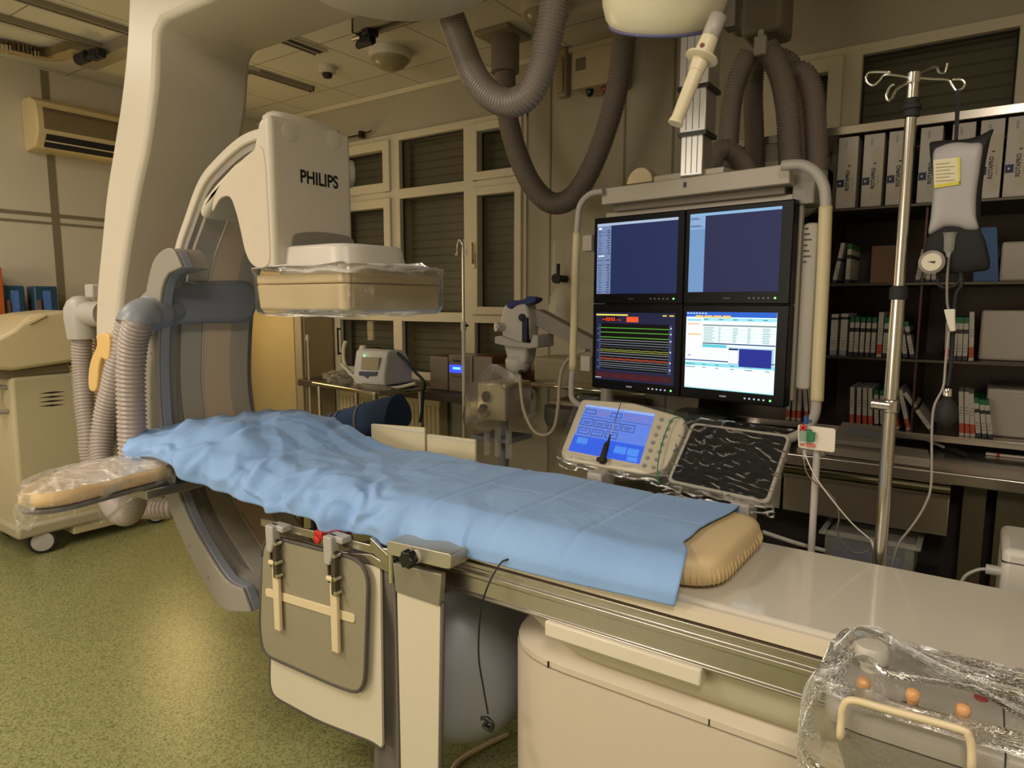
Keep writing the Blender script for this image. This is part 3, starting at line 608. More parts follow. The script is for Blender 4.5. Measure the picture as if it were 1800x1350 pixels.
def drape(u_, v_):
    x = -2.365+(2.365-.495)*u_
    top = TZ+.074; ncut = 1.315; fcut = 1.725
    VH = .24                        # v below this hangs over the near side
    hm = .105*sst(-1.72, -2.10, x)*(1-.28*sst(.45, 1, v_))
    if v_ < VH:
        d = 1-v_/VH                 # 0 at fold, 1 at hem
        yh, zh = pw(x, HY), pw(x, HZ)
        yh += .010*math.sin(x*31)*(x < -1.2)+.008*math.sin(x*53+1)*(x < -1.0); zh += .008*math.sin(x*23+.7)*(x < -1.0)
        y = ncut+(yh-ncut)*(1-(1-min(d*1.25, 1))**1.7); z = top+hm+(zh-top-hm)*(d**1.35)
    else:
        s = (v_-VH)/(1-VH)*.47; y = ncut+s; z = top+hm; d = 0
        if y > fcut: z -= (y-fcut)*.95; y = fcut+(y-fcut)*.35
    p = V((x*2.2, y*2.2, 0))
    amp = .009+.010*sst(-1.3, -2.0, x)
    n_ = noise.noise(p*1.6)*amp*.5+(.004+.006*sst(-1.2, -1.9, x))*tri(2.2*noise.noise(V((x*2.3+y, y*2.6-x*.8, 2)))+x*.7)+.0035*tri(2.6*noise.noise(V((x*5-y*2, y*4, 7)))+y*2)*sst(-.9, -1.5, x)
    k_ = sst(.42, .2, v_)*sst(0, .09, v_)
    if x < -1.1:
        e = sst(-1.1, -1.5, x)
        n_ += .020*tri(1.6*noise.noise(V((x*6, (y+z)*5, 5)))+x*4)*k_*e; y -= .030*tri(2*noise.noise(V((x*5, z*6, 8)))+x*5+z*3)*k_*e+.012*tri(2*noise.noise(V((x*9, z*9, 3)))+x*3-z*8)*k_*e
    n_ += .014*tri(1.5*noise.noise(V((x*5+y*3, y*3-x*2, 11)))+y*3-x)*sst(-1.75, -2.0, x)*sst(.1, .3, v_)
    for fx in folds:
        q_ = x-fx-.02*(y-1.5); n_ += -.0035*math.exp(-(q_/.006)**2)+.002*math.exp(-((q_-.02)/.012)**2)
    q_ = y-1.52; n_ += -.0015*math.exp(-(q_/.006)**2)
    n_ -= .012*math.exp(-((x+2.09+.25*(y-1.5))/.02)**2)*sst(.25, .4, v_)
    z += n_*(.3 if v_ < .03 else 1)+.003
    xx = x
    if u_ > .9: xx += (u_-.9)/.1*(.012*math.sin(v_*9)+.03*sst(.45, 0, v_)-.012*math.exp(-((v_-.36)/.05)**2))
    if u_ < .06: xx += (1-u_/.06)*(.05*v_+.02*math.sin(v_*14)); z -= .02*(1-u_/.06)*(v_ > .2)
    return V((xx, y, z))
tag(obj('blue_drape', M().grid(330, 110, drape), DRP, smooth=180, fix=False, solid=.0012), 'light blue non-woven surgical drape spread over the mattress', 'drape')
# ------------------------------------------------------------------ arm board swung out at the head end
ab = thing('arm_board', 'padded tan arm board swung out from the head end toward the left', 'arm board', (-2.3, 1.0, TZ-.1))
def abr(z, ins, dz=0):
    c = [(-2.42+ins, 1.17), (-2.16-ins, 1.17), (-2.13-ins, .95), (-2.10-ins, .82), (-2.13-ins, .74+ins), (-2.22, .72+ins), (-2.34+ins, .80+ins), (-2.43+ins, .95)]
    return [V((p.x, p.y, z)) for p in rnd([V((x, y, 0)) for x, y in c], .07, 5)]
obj('board', loft([abr(TZ+.003, .0), abr(TZ+.016, .0)]), mat('dark_grey_board', (96, 94, 92), .5), ab, bevel=.003)
obj('pad', loft([abr(TZ+.017, .012), abr(TZ+.026, .0), abr(TZ+.044, .004), abr(TZ+.058, .014), abr(TZ+.066, .03), abr(TZ+.069, .05), abr(TZ+.070, .075)]), mat('tan_pad', (214, 180, 130), .5, bump=.1), ab, smooth=80)
m = M(); m.bb(-2.30, -2.14, 1.05, 1.29, TZ-.03, TZ+.002); m.bb(-2.30, -2.24, .85, 1.1, TZ-.014, TZ+.002); obj('mount', m, STL, ab, bevel=.004)
def bag(cn, up, dn, seed=1, sag=.02):
    def f(u_, v_):
        n_ = len(cn); t_ = u_*n_; k = int(t_) % n_; p = cn[k].lerp(cn[(k+1) % n_], t_-int(t_)); cc = sum(cn, V())/n_
        d = (p-cc).normalized(); z = dn+(up-dn)*v_; q = p+d*(.008+.016*noise.noise(V((p.x*13+seed, p.y*13, v_*3))))
        zz = z+(sag*noise.noise(V((p.x*11, p.y*11, seed)))*(1-v_)); return V((q.x, q.y, zz))
    return f
cn = [V((p.x, p.y, 0)) for p in abr(0, 0)]
m = M(); fb = bag(cn, TZ+.064, TZ-.035, 3, .06); m.grid(141, 12, fb)
cc = V((-2.28, 1.0, TZ+.080))
def tb(u_, v_): p = fb(u_, 1); q = p.lerp(V((cc.x, min(1.12, max(.86, p.y)), cc.z)), v_); return q+V((0, 0, .008*abs(noise.noise(q*24))+.006*math.sin(v_*1.57)))
m.grid(141, 14, tb)
tag(obj('plastic_cover', m, plastic('crumpled_clear_bag', (240, 226, 200), .02, 16, 1.0, .08, .65), smooth=180, fix=False), 'crumpled clear plastic bag pulled over the tan arm board', 'plastic cover')
# ------------------------------------------------------------------ lead shield hanging from the near rail
ls = thing('lead_shield', 'hanging lead skirt with olive padded panel and cream sheets clamped to the near rail', 'radiation shield', (-1.4, 1.2, .8))
SHW = mat('cream_lead_sheet', (216, 206, 184), .45, var=.02)
EDG = mat('dark_edge_piping', (84, 78, 72), .6)
PAD = mat('olive_grey_pad', (148, 140, 116), .6, var=.05, bump=.15, bscale=60)
ys = 1.205
q = [W(a, b_, Y=ys) for a, b_ in ((478, 945), (668, 998), (672, 1318), (655, 1305), (560, 1268), (505, 1238), (482, 1225), (474, 1205))]
q = rnd(q, [.005, .005, .01, .02, .05, .05, .03, .03], 3)
sh = obj('cream_sheet', M().prism(q, (0, .008, 0)), SHW, ls, smooth=30); obj('piping', M().tube([p+V((0, .004, 0)) for p in q[len(q)//3-2:]]+[q[0]+V((0, .004, 0))], .006, 8), EDG, sh, smooth=180)
yp = 1.185
q = rnd([W(a, b_, Y=yp) for a, b_ in ((462, 940), (648, 988), (640, 1222), (595, 1208), (463, 1150), (456, 1100))], [.07, .08, .07, .05, .05, .05], 5)
pd = obj('padded_panel', M().prism(q, (0, .014, 0)), PAD, ls, bevel=.005, seg=3); obj('piping', M().tube([p+V((0, .002, 0)) for p in q]+[q[0]+V((0, .002, 0))], .0055, 8), EDG, pd, smooth=180)
for k, (pt, hb, pb_) in enumerate((((486, 935), (484, 990), (487, 1106)), ((590, 955), (586, 1018), (587, 1144)))):
    a, h_, c = [W(x, y, Y=yp-.012) for x, y in (pt, hb, pb_)]
    x0 = (a.x+c.x)/2
    m = M(); m.bb(x0-.014, x0+.014, yp-.018, yp-.006, c.z, h_.z-.005); obj('hanging_strap', m, CRM, ls, bevel=.003)
    m = M(); m.prism([V((x0-.022, yp-.03, a.z+.02)), V((x0+.012, yp-.03, a.z+.02)), V((x0+.014, yp-.03, a.z-.03)), V((x0+.002, yp-.03, a.z-.06)), V((x0-.02, yp-.03, a.z-.06))], (0, .03, 0)); m.bb(x0-.02, x0+.04, yp-.015, yp+.02, a.z+.002, a.z+.02); hk = obj('clamp', m, LGR, ls, bevel=.004)
    m = M(); m.bb(x0+.0, x0+.018, yp-.024, yp-.008, h_.z-.04, a.z-.02); m.bb(x0-.016, x0-.010, yp-.022, yp-.01, h_.z-.01, a.z-.05); obj('buckle_bar', m, mat('dark_bronze_bar', (92, 84, 70), .4, .6), hk, bevel=.002)
    for z_ in (a.z-.03, h_.z+.01, h_.z-.03): obj('rivet', M().cyl((x0+.02, yp-.028, z_), (x0+.02, yp-.008, z_), .006, 10), CHR, hk)
    m = M(); m.cyl((x0-.016, yp-.02, h_.z+.004), (x0+.006, yp-.02, h_.z+.004), .008, 12); obj('roller', m, CRM, hk)
a, c = W(466, 1040, Y=yp-.004), W(623, 1088, Y=yp-.004)
m = M(); d_ = (c-a); 
pr = rnd([a+V((-.0, 0, .012)), c+V((0, 0, .012)), c+V((0, 0, -.014)), a+V((0, 0, -.014))], .012, 4); m.prism(pr, (0, .006, 0)); m2 = M(); obj('cross_strap', m, CRM, ls, bevel=.0015)
m = M(); a, c = W(458, 918, Y=1.2), W(690, 975, Y=1.2); zr = (a.z+c.z)/2; 
m.prism([a+V((0, 0, .012)), c+V((0, 0, .012)), c+V((0, 0, -.012)), a+V((0, 0, -.012))], (0, .008, 0)); m.prism([a+V((.01, .01, -.03)), c+V((0, .01, -.03)), c+V((0, .01, -.05)), a+V((.01, .01, -.05))], (0, .006, 0)); obj('top_bar', m, STL, ls, bevel=.002)
m = M(); m.prism([W(x, y, Y=1.195) for x, y in ((650, 945), (692, 985), (692, 1012), (650, 968))], (0, .012, 0)); m.prism([W(x, y, Y=1.2) for x, y in ((560, 968), (650, 992), (694, 1012), (694, 1002), (652, 975))], (0, .004, 0)); obj('hinge_leaf', m, STL, ls, bevel=.002)
m = M(); p = W(688, 1000, Y=1.19); m.cyl(p+V((0, 0, -.035)), p+V((0, 0, .05)), .008, 12); obj('hinge_pin', m, CHR, ls)
# folded side flap
def flap(u_, v_):
    z = .80-(.80-.1)*v_; w_ = .5-.5*math.cos(min(1, v_*3.2)*math.pi) if v_ < .31 else 1
    x0 = -1.275-.035*w_+.012*math.sin(v_*5); x1 = -1.205
    return V((x0+(x1-x0)*u_, 1.225+.03*math.sin(u_*math.pi)*w_-.02*u_, z))
obj('side_flap', M().grid(10, 30, flap), mat('grey_lead_flap', (112, 106, 100), .5), ls, smooth=180, solid=.008, fix=False)
# strip
q = [W(a, b_, Y=1.19) for a, b_ in ((697, 1030), (774, 1060), (770, 1358), (760, 1480), (706, 1480), (703, 1300))]
st = obj('narrow_sheet', M().prism(q, (0, .01, 0)), SHW, ls, bevel=.003); m = M(); m.tube([q[1]+V((.004, .005, 0)), q[2]+V((.004, .005, 0)), q[3]+V((.004, .005, 0))], .006, 8); obj('piping', m, EDG, st, smooth=180)
m = M(); m.prism([W(a, b_, Y=1.184) for a, b_ in ((690, 990), (776, 1010), (772, 1066), (695, 1040))], (0, .018, 0)); obj('strip_holder', m, mat('dull_zinc_plate', (150, 144, 126), .5, .5), ls, bevel=.002)
m = M(); q = rnd([W(a, b_, Y=1.172) for a, b_ in ((680, 950), (793, 975), (792, 1001), (778, 999), (688, 976), (680, 972))], .008, 3); m.prism(q, (0, .075, 0)); cl = obj('rail_clamp', m, mat('cast_aluminium', (196, 190, 174), .38, .8, bump=.1), ls, bevel=.004, seg=3)
p = W(727, 980, Y=1.165); m = M(); m.cyl(p, p+V((0, .01, 0)), .017); obj('washer', m, WHT, cl)
pr = []
m = M(); kn = [V((p.x-.004+.021*(1+.13*math.cos(6*a_))*math.cos(a_), p.y-.026, p.z+.021*(1+.13*math.cos(6*a_))*math.sin(a_))) for a_ in [k*6.28318/48 for k in range(48)]]; m.prism(kn, (0, .024, 0)); obj('knob', m, BLK, cl, bevel=.003, smooth=50)
# red tag tied on the bar
rt = thing('red_tape_tag', 'bit of red tape with a loose thread tied on the shield bar', 'tape', W(562, 940, Y=1.19))
p = W(562, 940, Y=1.19); m = M(); m.box(p, (.035, .016, .024)); m.box(p+V((0, -.01, -.012)), (.026, .01, .018), Matrix.Rotation(.4, 3, 'Y')); obj('tape', m, RED, rt, bevel=.004)
m = M(); m.tube(spl([W(570, 938, Y=1.19), W(590, 932, Y=1.2), W(605, 938, Y=1.22), W(622, 955, Y=1.24), W(612, 925, Y=1.3), W(600, 905, Y=1.34)], 6), .0016, 6); obj('thread', m, RED, rt, smooth=180)
# small clamp seen under the table
m = M(); p = W(552, 905, Y=1.5); m.cyl(p+V((0, 0, -.06)), p+V((0, 0, .06)), .012); m.cyl(p+V((0, 0, -.07)), p+V((0, 0, -.05)), .02); m.box(p+V((-.02, 0, .03)), (.06, .03, .02)); tag(obj('screw_clamp', m, BLM, bevel=.003), 'small dark screw clamp under the head half of the table', 'clamp')
# black cable hanging over the near rail
m = M(); m.tube(spl([V((-.86, 1.30, TZ+.004)), W(893, 983, Y=1.235), W(880, 990, Y=1.225), W(862, 1020, Y=1.2), W(848, 1060, Y=1.19), W(842, 1110, Y=1.19), W(842, 1160, Y=1.19), W(850, 1210, Y=1.19), W(858, 1255, Y=1.19)], 8), .0022, 8)
bc = thing('black_cable', 'thin black cable hanging over the near rail with a clip on its end', 'cable', W(845, 1150, Y=1.19)); obj('wire', m, BLK, bc, smooth=180)
m = M(); p = W(858, 1272, Y=1.19); m.tube(spl([p+V((-.02, 0, .006)), p+V((0, 0, .012)), p+V((.015, 0, 0)), p+V((.005, 0, -.014)), p+V((-.012, 0, -.01)), p+V((-.002, .004, .004))], 5), .005, 8); m.box(p+V((.004, 0, -.012)), (.018, .008, .01)); obj('clip', m, BLK, bc, smooth=60)
m = M(); m.tube(spl([W(1340, 935, Z=TZ+.004), W(1400, 955, Y=1.8), W(1450, 968, Y=1.85)], 6), .006, 8)
tag(obj('white_hose', m, LGR, smooth=180), 'pale tube running behind the tabletop past the tan mattress', 'tube')
m = M(); m.tube(spl([W(895, 1290, Z=.01), W(850, 1312, Z=.01), (W(800, 1345, Z=.01)), W(770, 1420, Z=.01)], 6), .008, 8)
tag(obj('floor_cable', m, CRM, smooth=180), 'thick cream cable lying on the floor by the pedestal', 'cable')
# ------------------------------------------------------------------ monitor rig on its ceiling column
A0 = V((-.535, 2.36, 1.147)); aw = V((.99, -.139, 0)).normalized(); an = V((-.139, -.99, 0)).normalized()   # right, towards viewer
def mc(px, py): p = WP(px, py, A0, an); return (p-A0).dot(aw), p.z
def mp_(s_, z_, d=0): return A0+aw*s_+an*d+V((0, 0, z_-A0.z))
def mbox(m, s0, s1, z0, z1, d0, d1):
    P = [mp_(a, z, d) for z in (z0, z1) for a, d in ((s0, d0), (s1, d0), (s1, d1), (s0, d1))]
    return m.add(P, [(3, 2, 1, 0), (4, 5, 6, 7), (0, 1, 5, 4), (1, 2, 6, 5), (2, 3, 7, 6), (3, 0, 4, 7)])
rig = thing('monitor_rig', 'ceiling-hung rack of four black monitors with cream side handles behind the table', 'monitor rack', (A0.x-.4, 2.5, ZC))
sL, sR = mc(1042, 540)[0], mc(1388, 540)[0]; sM = mc(1200, 535)[0]
zT = (mc(1043, 385)[1]+mc(1390, 348)[1])/2; zM = (mc(1043, 536)[1]+mc(1385, 533)[1])/2; zB = (mc(1040, 684)[1]+mc(1375, 714)[1])/2
BZ = mat('black_glossy_bezel', (10, 10, 13), .35, spec=.2); 
E_ = {}
def em(c, s=1.0):
    k = (c, s)
    if k not in E_: E_[k] = emit('screen_light_%d_%d_%d' % c, c, s)
    return E_[k]
ADDD = []
def monitor(s0, s1, z0, z1, quad, bg, lb, items, st=1.0):
    m = M(); mbox(m, s0+.001, s1-.001, z0+.001, z1-.001, -.05, 0)
    mo_ = obj('monitor', m, BZ, rig, bevel=.004); mo_['label'] = lb
    q = [mc(*p) for p in quad]; a0, a1 = (q[0][0]+q[3][0])/2, (q[1][0]+q[2][0])/2; b1, b0 = (q[0][1]+q[1][1])/2, (q[2][1]+q[3][1])/2
    m = M(); mbox(m, a0, a1, b0, b1, -.001, .0012); obj('screen', m, em(bg, st), mo_, smooth=0)
    mats, m = [], M()
    for it in items:
        u0, u1, v0, v1, c = it[:5]; c_ = em(c, it[5] if len(it) > 5 else st)
        if c_ not in mats: mats.append(c_)
        m.mi = mats.index(c_); lay = .0013+.00012*len(m.f)**.5*0+.0002*(it[6] if len(it) > 6 else 0)
        m.add([mp_(a0+(a1-a0)*u, b0+(b1-b0)*v, lay) for u, v in ((u0, v0), (u1, v0), (u1, v1), (u0, v1))], [(0, 1, 2, 3)])
    if m.f: obj('display_graphics', m, mats, mo_, smooth=0, fix=False)
    def at(u, v): return mp_(a0+(a1-a0)*u, b0+(b1-b0)*v, .002)
    # bezel marks: maker's name and buttons
    zz = (z0+b0)/2
    return mo_, at, zz, a0, a1
txt = lambda n_, s_, p, h, mt, par, w=None: text(n_, s_, p, aw, (0, 0, 1), h, mt, par, width=w, e=.0002)
GMK = mat('grey_print', (130, 130, 136), .5); WMK = em((225, 228, 240), .7); GLED = em((120, 255, 130), 2.0)
def marks(mo_, zz, a0, a1, lit, uled=.97):
    txt('lettering', 'PHILIPS', mp_(a0+(a1-a0)*.42, zz-.003, .0015), .0055, WMK if lit else GMK, mo_)
    m = M()
    for k in range(5): mbox(m, a0+(a1-a0)*(.70+.05*k)-.003, a0+(a1-a0)*(.70+.05*k)+.003, zz-.0025, zz+.0025, 0, .0012)
    obj('buttons', m, WMK if lit else GMK, mo_, smooth=0)
    m = M(); c_ = a0+(a1-a0)*uled; m.cyl(mp_(c_, zz, -.001), mp_(c_, zz, .002), .0035, 12); obj('power_light', m, GLED, mo_)
random.seed(3)
# top left
it = [(0, 1, .965, 1, (186, 206, 232)), (0, .185, 0, .965, (128, 148, 190)), (.02, .06, .915, .945, (230, 236, 248), 1, 1)]
for k in range(26):
    v = .9-.035*k
    if k in (10, 11, 13): continue
    it.append((.015, .02+.03+.02*random.random(), v-.006, v+.004, (60, 72, 110), 1, 1)); it.append((.125+.02*random.random(), .17, v-.008, v+.006, (48, 58, 96), 1, 1))
for v in (.88, .835, .57, .48, .42, .03): it.append((0, .185, v-.002, v+.002, (50, 60, 100), 1, 2))
it.append((.02, .1, .535, .55, (235, 240, 250), 1, 1))
o_, at, zz, a0, a1 = monitor(sL, sM, zM, zT, [(1051.5, 393.6), (1194, 382), (1188, 514.6), (1048, 517.5)], (36, 48, 92), 'upper left monitor with a pale data column', it, .75); marks(o_, zz, a0, a1, False)
it = [(0, 1, .965, 1, (150, 196, 236)), (0, .18, 0, .965, (122, 164, 212)), (0, .18, .80, .965, (150, 186, 226), .75, 1)]
for v in (.945, .93, .85, .835): it.append((.01, .06+.1*random.random(), v-.004, v+.004, (60, 90, 150), .8, 2))
o_, at, zz, a0, a1 = monitor(sM, sR, zM, zT, [(1214.5, 378), (1375, 361), (1369, 511), (1209, 514.6)], (42, 46, 84), 'upper right monitor with a plain light blue column', it, .75); marks(o_, zz, a0, a1, False)
# bottom left: pressure traces
it = [(.04, .965, .15, .83, (58, 66, 104)), (.065, .93, .155, .84, (2, 3, 6), .3, 1)]
for v, c in ((.775, (120, 230, 70)), (.71, (120, 230, 70)), (.638, (120, 230, 70)), (.60, (170, 175, 185)), (.565, (140, 150, 165)), (.53, (150, 160, 175)), (.495, (90, 100, 110)), (.455, (190, 190, 90)), (.43, (180, 190, 80)), (.40, (170, 180, 190)), (.36, (150, 160, 180)), (.325, (220, 90, 60)), (.31, (200, 90, 70)), (.285, (150, 155, 170)), (.25, (140, 150, 165)), (.22, (150, 160, 175)), (.19, (120, 130, 150))):
    n_ = 26 if c[0] > 180 else 1; w_ = .003
    for k in range(n_): 
        dv = .003*math.sin(k*1.9+v*40) if c[0] > 180 else 0
        u0, u1 = .065+.865*k/n_, .065+.865*(k+1)/n_; it.append((u0, u1, v+dv-w_, v+dv+w_, c, .9, 2))
it += [(0, .42, .955, .975, (240, 225, 90), 1, 1), (.85, .9, .955, .97, (240, 225, 90), 1, 1), (.93, .985, .955, .97, (240, 225, 90), 1, 1), (.405, .555, .865, .94, (240, 80, 40), 1.2, 1), (.09, .30, .865, .94, (24, 10, 14), .5, 1),
       (.0, .98, .03, .12, (66, 28, 40), .7, 1), (0, .08, .025, .035, (210, 215, 230), .9, 2)]
for k in range(5): it.append((.02+.19*k, .18+.19*k, .035, .105, (88, 34, 44), .6, 2))
for v in (.78, .7, .6, .45, .3, .2): it.append((.945, .962, v, v+.02, (210, 215, 225), .9, 2)); it.append((.02, .04, v-.02, v-.012, (160, 170, 190), .8, 2))
o_, at, zz, a0, a1 = monitor(sL, sM, zB, zM, [(1048.4, 549), (1187, 550.6), (1184.6, 677), (1047, 666.7)], (30, 32, 62), 'lower left monitor with black trace window, green lines and red figures', it, .9)
marks(o_, zz, a0, a1, True)
txt('lettering', '52/52', at(.135, .88), .012, em((255, 70, 40), 2.0), o_, (a1-a0)*.12); txt('lettering', 'ART', at(.09, .885), .006, em((255, 70, 40), 1.5), o_); txt('lettering', 'mmHg', at(.268, .885), .005, em((255, 70, 40), 1.2), o_, (a1-a0)*.06)
# bottom right: patient list
it = [(0, 1, .935, 1, (36, 92, 190), 1.1), (0, .2, .38, .935, (236, 246, 252), 1.2), (0, 1, .365, .38, (40, 70, 130), .9, 1), (.2, 1, .885, .925, (150, 214, 226), 1.1, 1), (.2, 1, .82, .84, (140, 150, 150), 1, 1),
      (.2, 1, .59, .605, (40, 66, 120), .9, 1), (.2, .48, .545, .585, (96, 196, 210), 1, 1), (.50, .99, .30, .56, (170, 205, 225), 1, 1), (.62, .965, .32, .545, (34, 44, 138), 1, 2), (.505, .61, .36, .52, (240, 248, 252), 1.2, 2), (.505, .61, .525, .545, (20, 30, 70), .8, 2),
      (0, 1, .30, .345, (128, 208, 220), 1.1, 1), (0, 1, .0, .01, (130, 210, 225), 1, 1), (.02, .18, .70, .715, (245, 170, 90), 1, 1), (.02, .16, .835, .85, (245, 170, 90), 1, 1), (.01, .18, .88, .91, (150, 214, 226), 1, 1)]
for k in range(4): it.append((.11+.105*k, .20+.105*k, .925, .955, (246, 190, 110), 1.1, 3))
for k in range(7): it.append((.01+.035*k, .03+.035*k, .975, .988, (225, 235, 250), 1.1, 3))
for r_ in range(9):
    v = .80-.022*r_
    for u, w in ((.21, .14), (.38, .03), (.54, .06), (.70, .04), (.86, .09)): it.append((u, u+w*(.7+.3*random.random()), v-.004, v+.003, (96, 132, 136), 1, 2))
    if r_ % 2: it.append((.2, 1, v-.011, v+.011, (208, 240, 240), 1.15, 1))
for u in (.21, .38, .54, .7, .86): it.append((u, u+.05, .90, .91, (60, 110, 130), 1, 3))
for r_ in range(2):
    for u, w in ((.0, .12), (.2, .05), (.35, .05), (.52, .05), (.68, .09), (.9, .05)): it.append((u+.005, u+w, .315-.04*r_, .325-.04*r_, (80, 130, 140), 1, 3))
for v in (.42, .435): it.append((.03, .07, v, v+.008, (70, 90, 110), 1, 1))
o_, at, zz, a0, a1 = monitor(sM, sR, zB, zM, [(1207.6, 548), (1366, 549.6), (1360, 695.7), (1203, 679.5)], (222, 242, 244), 'lower right monitor with a bright white patient list', it, 1.15); marks(o_, zz, a0, a1, True)
RG = mat('rack_light_grey', (186, 178, 164), .42, var=.02)
m = M(); zt1 = mc(1390, 352)[1]+.028; mbox(m, sL+.02, sR+.006, zB+.02, zt1, -.075, -.051); obj('back_plate', m, RG, rig, bevel=.004)
b1_, b0_ = (mc(1060.5, 333)[1]+mc(1390, 287)[1])/2, (mc(1060.5, 360)[1]+mc(1387, 324)[1])/2; bs0, bs1 = mc(1060.5, 345)[0], mc(1391, 305)[0]
m = M(); mbox(m, bs0, bs1, b0_, b1_, -.15, .012); obj('top_beam', m, RG, rig, bevel=.004)
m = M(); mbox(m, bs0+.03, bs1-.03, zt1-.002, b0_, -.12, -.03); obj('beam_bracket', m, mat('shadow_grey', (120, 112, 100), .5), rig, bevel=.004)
m = M(); s_a, s_b = mc(1149, 305)[0], mc(1272, 292)[0]; mbox(m, s_a, s_b, b1_, b1_+.022, -.13, -.0); obj('beam_cover', m, RG, rig, bevel=.003)
m = M(); p = mc(1207, 325)[0]; mbox(m, p-.006, p+.006, (b0_+b1_)/2-.004, (b0_+b1_)/2+.014, .01, .0135); obj('beam_mark', m, BLK, rig, smooth=0)
c_ = mc(1121, 318); m = M(); hs = [mp_(c_[0]+.057*math.cos(a_), b1_+.004+.060*math.sin(a_), -.06) for a_ in [k*math.pi/20 for k in range(21)]]; m.prism(hs, an*.05)
obj('half_round_cap', m, CRM, rig, bevel=.003); m = M(); mbox(m, c_[0]-.058, c_[0]+.058, b1_-.002, b1_+.006, -.062, -.005); obj('cap_base', m, BLK, rig, smooth=0)
# telescopic column
cy_ = 2.43
for k, (xa_, xb_, z0_, z1_, w_) in enumerate(((1198, 1238, b1_+.0, W(1220, 234, Y=cy_-.04).z, .09), (1195, 1241, W(1220, 232, Y=cy_-.05).z, W(1220, 155, Y=cy_-.05).z, .105), (1192, 1243, W(1220, 150, Y=cy_-.06).z, ZC, .12))):
    yv = cy_-w_/2; x0, x1 = W(xa_, 200, Y=yv).x, W(xb_, 200, Y=yv).x
    m = M(); m.bb(x0, x1, yv, yv+w_, z0_, z1_); cs = obj('column_section', m, ALU, rig, bevel=.004)
    m = M(); [m.bb(x0+(x1-x0)*t_-.0012, x0+(x1-x0)*t_+.0012, yv-.001, yv+.001, z0_+.01, z1_-.01) for t_ in (.25, .5, .75)]; obj('groove', m, mat('groove_grey', (110, 106, 100), .5), cs, smooth=0)
    if k: m = M(); m.bb(x0-.004, x1+.004, yv-.004, yv+w_+.004, z0_-.012, z0_+.002); obj('collar', m, BLK, rig, smooth=0)
m = M(); xx_ = W(1262, 60, Y=cy_).x; m.bb(xx_+.01, xx_+.05, cy_+.02, cy_+.08, b1_+.5, ZC); obj('column_rail', m, mat('dim_column_grey', (110, 104, 96), .5, .4), rig, bevel=.003)
# side handles
def mtube(pts, d, r, n=14): return M().tube(spl([mp_(*mc(*p), d) for p in pts], 6), r, n)
obj('handle_tube', mtube([(1068, 338), (1045, 343), (1028, 362), (1023, 395), (1021, 425)], .03, .0125), LGR, rig, smooth=180)
obj('handle_grip', mtube([(1022, 410), (1019, 480), (1017, 560), (1014, 650)], .03, .0155), mat('aged_ivory_sleeve', (216, 202, 164), .45), rig, smooth=180)
obj('handle_tube', mtube([(1014, 650), (1012, 680), (1014, 700), (1030, 712), (1060, 716)], .03, .0125), LGR, rig, smooth=180)
obj('handle_tube', mtube([(1386, 295), (1420, 294), (1445, 308), (1459, 335), (1461, 372)], .05, .0165), LGR, rig, smooth=180)
obj('handle_grip', mtube([(1461, 366), (1458, 450), (1453, 550), (1448, 650), (1446, 702)], .05, .0195), bpy.data.materials['aged_ivory_sleeve'], rig, smooth=180)
obj('handle_tube', mtube([(1445, 700), (1441, 728), (1425, 752), (1395, 768), (1350, 775)], .05, .0155), LGR, rig, smooth=180)
m = M(); z0_, z1_ = mc(1420, 690)[1], mc(1420, 388)[1]; s0_ = sR+.008; s1_ = mc(1422, 500)[0]
q = rnd([mp_(s0_, z0_, -.06), mp_(s1_, z0_-.0, -.06), mp_(s1_, z1_, -.06), mp_(s0_, z1_, -.06)], .015, 3); m.prism(q, an*-.10); hs_ = obj('side_housing', m, RG, rig, bevel=.006)
zA, zB_ = mc(1425, 420)[1], mc(1420, 655)[1]
q = rnd([mp_(s1_, zA, -.085), mp_(s1_, zA, -.148), mp_(s1_, zB_, -.148), mp_(s1_, zB_, -.085)], [.04, .003, .003, .04], 6)
m = M(); m.prism(q, aw*.004); obj('slot', m, mat('slot_shadow_grey', (140, 132, 120), .5), hs_, bevel=.003)
m = M(); 
for k in range(7): mbox(m, mc(1402, 410)[0], mc(1402, 410)[0]+.012+.006*(k % 3), mc(1402, 398)[1]-.018*k-.006, mc(1402, 398)[1]-.018*k, -.06, -.0585)
obj('type_plate', m, BLK, hs_, smooth=0)
m = M(); mbox(m, bs1-.01, mc(1426, 300)[0], mc(1410, 356)[1], mc(1410, 290)[1], -.16, -.04); obj('junction_box', m, GRY, rig, bevel=.005)
for ya_, yb__ in ((442, 414), (652, 625)):
    m = M(); mbox(m, mc(1027, 400)[0], sL-.002, mc(1030, ya_)[1], mc(1030, yb__)[1], -.03, .015); obj('handle_mount', m, RG, rig, bevel=.003)
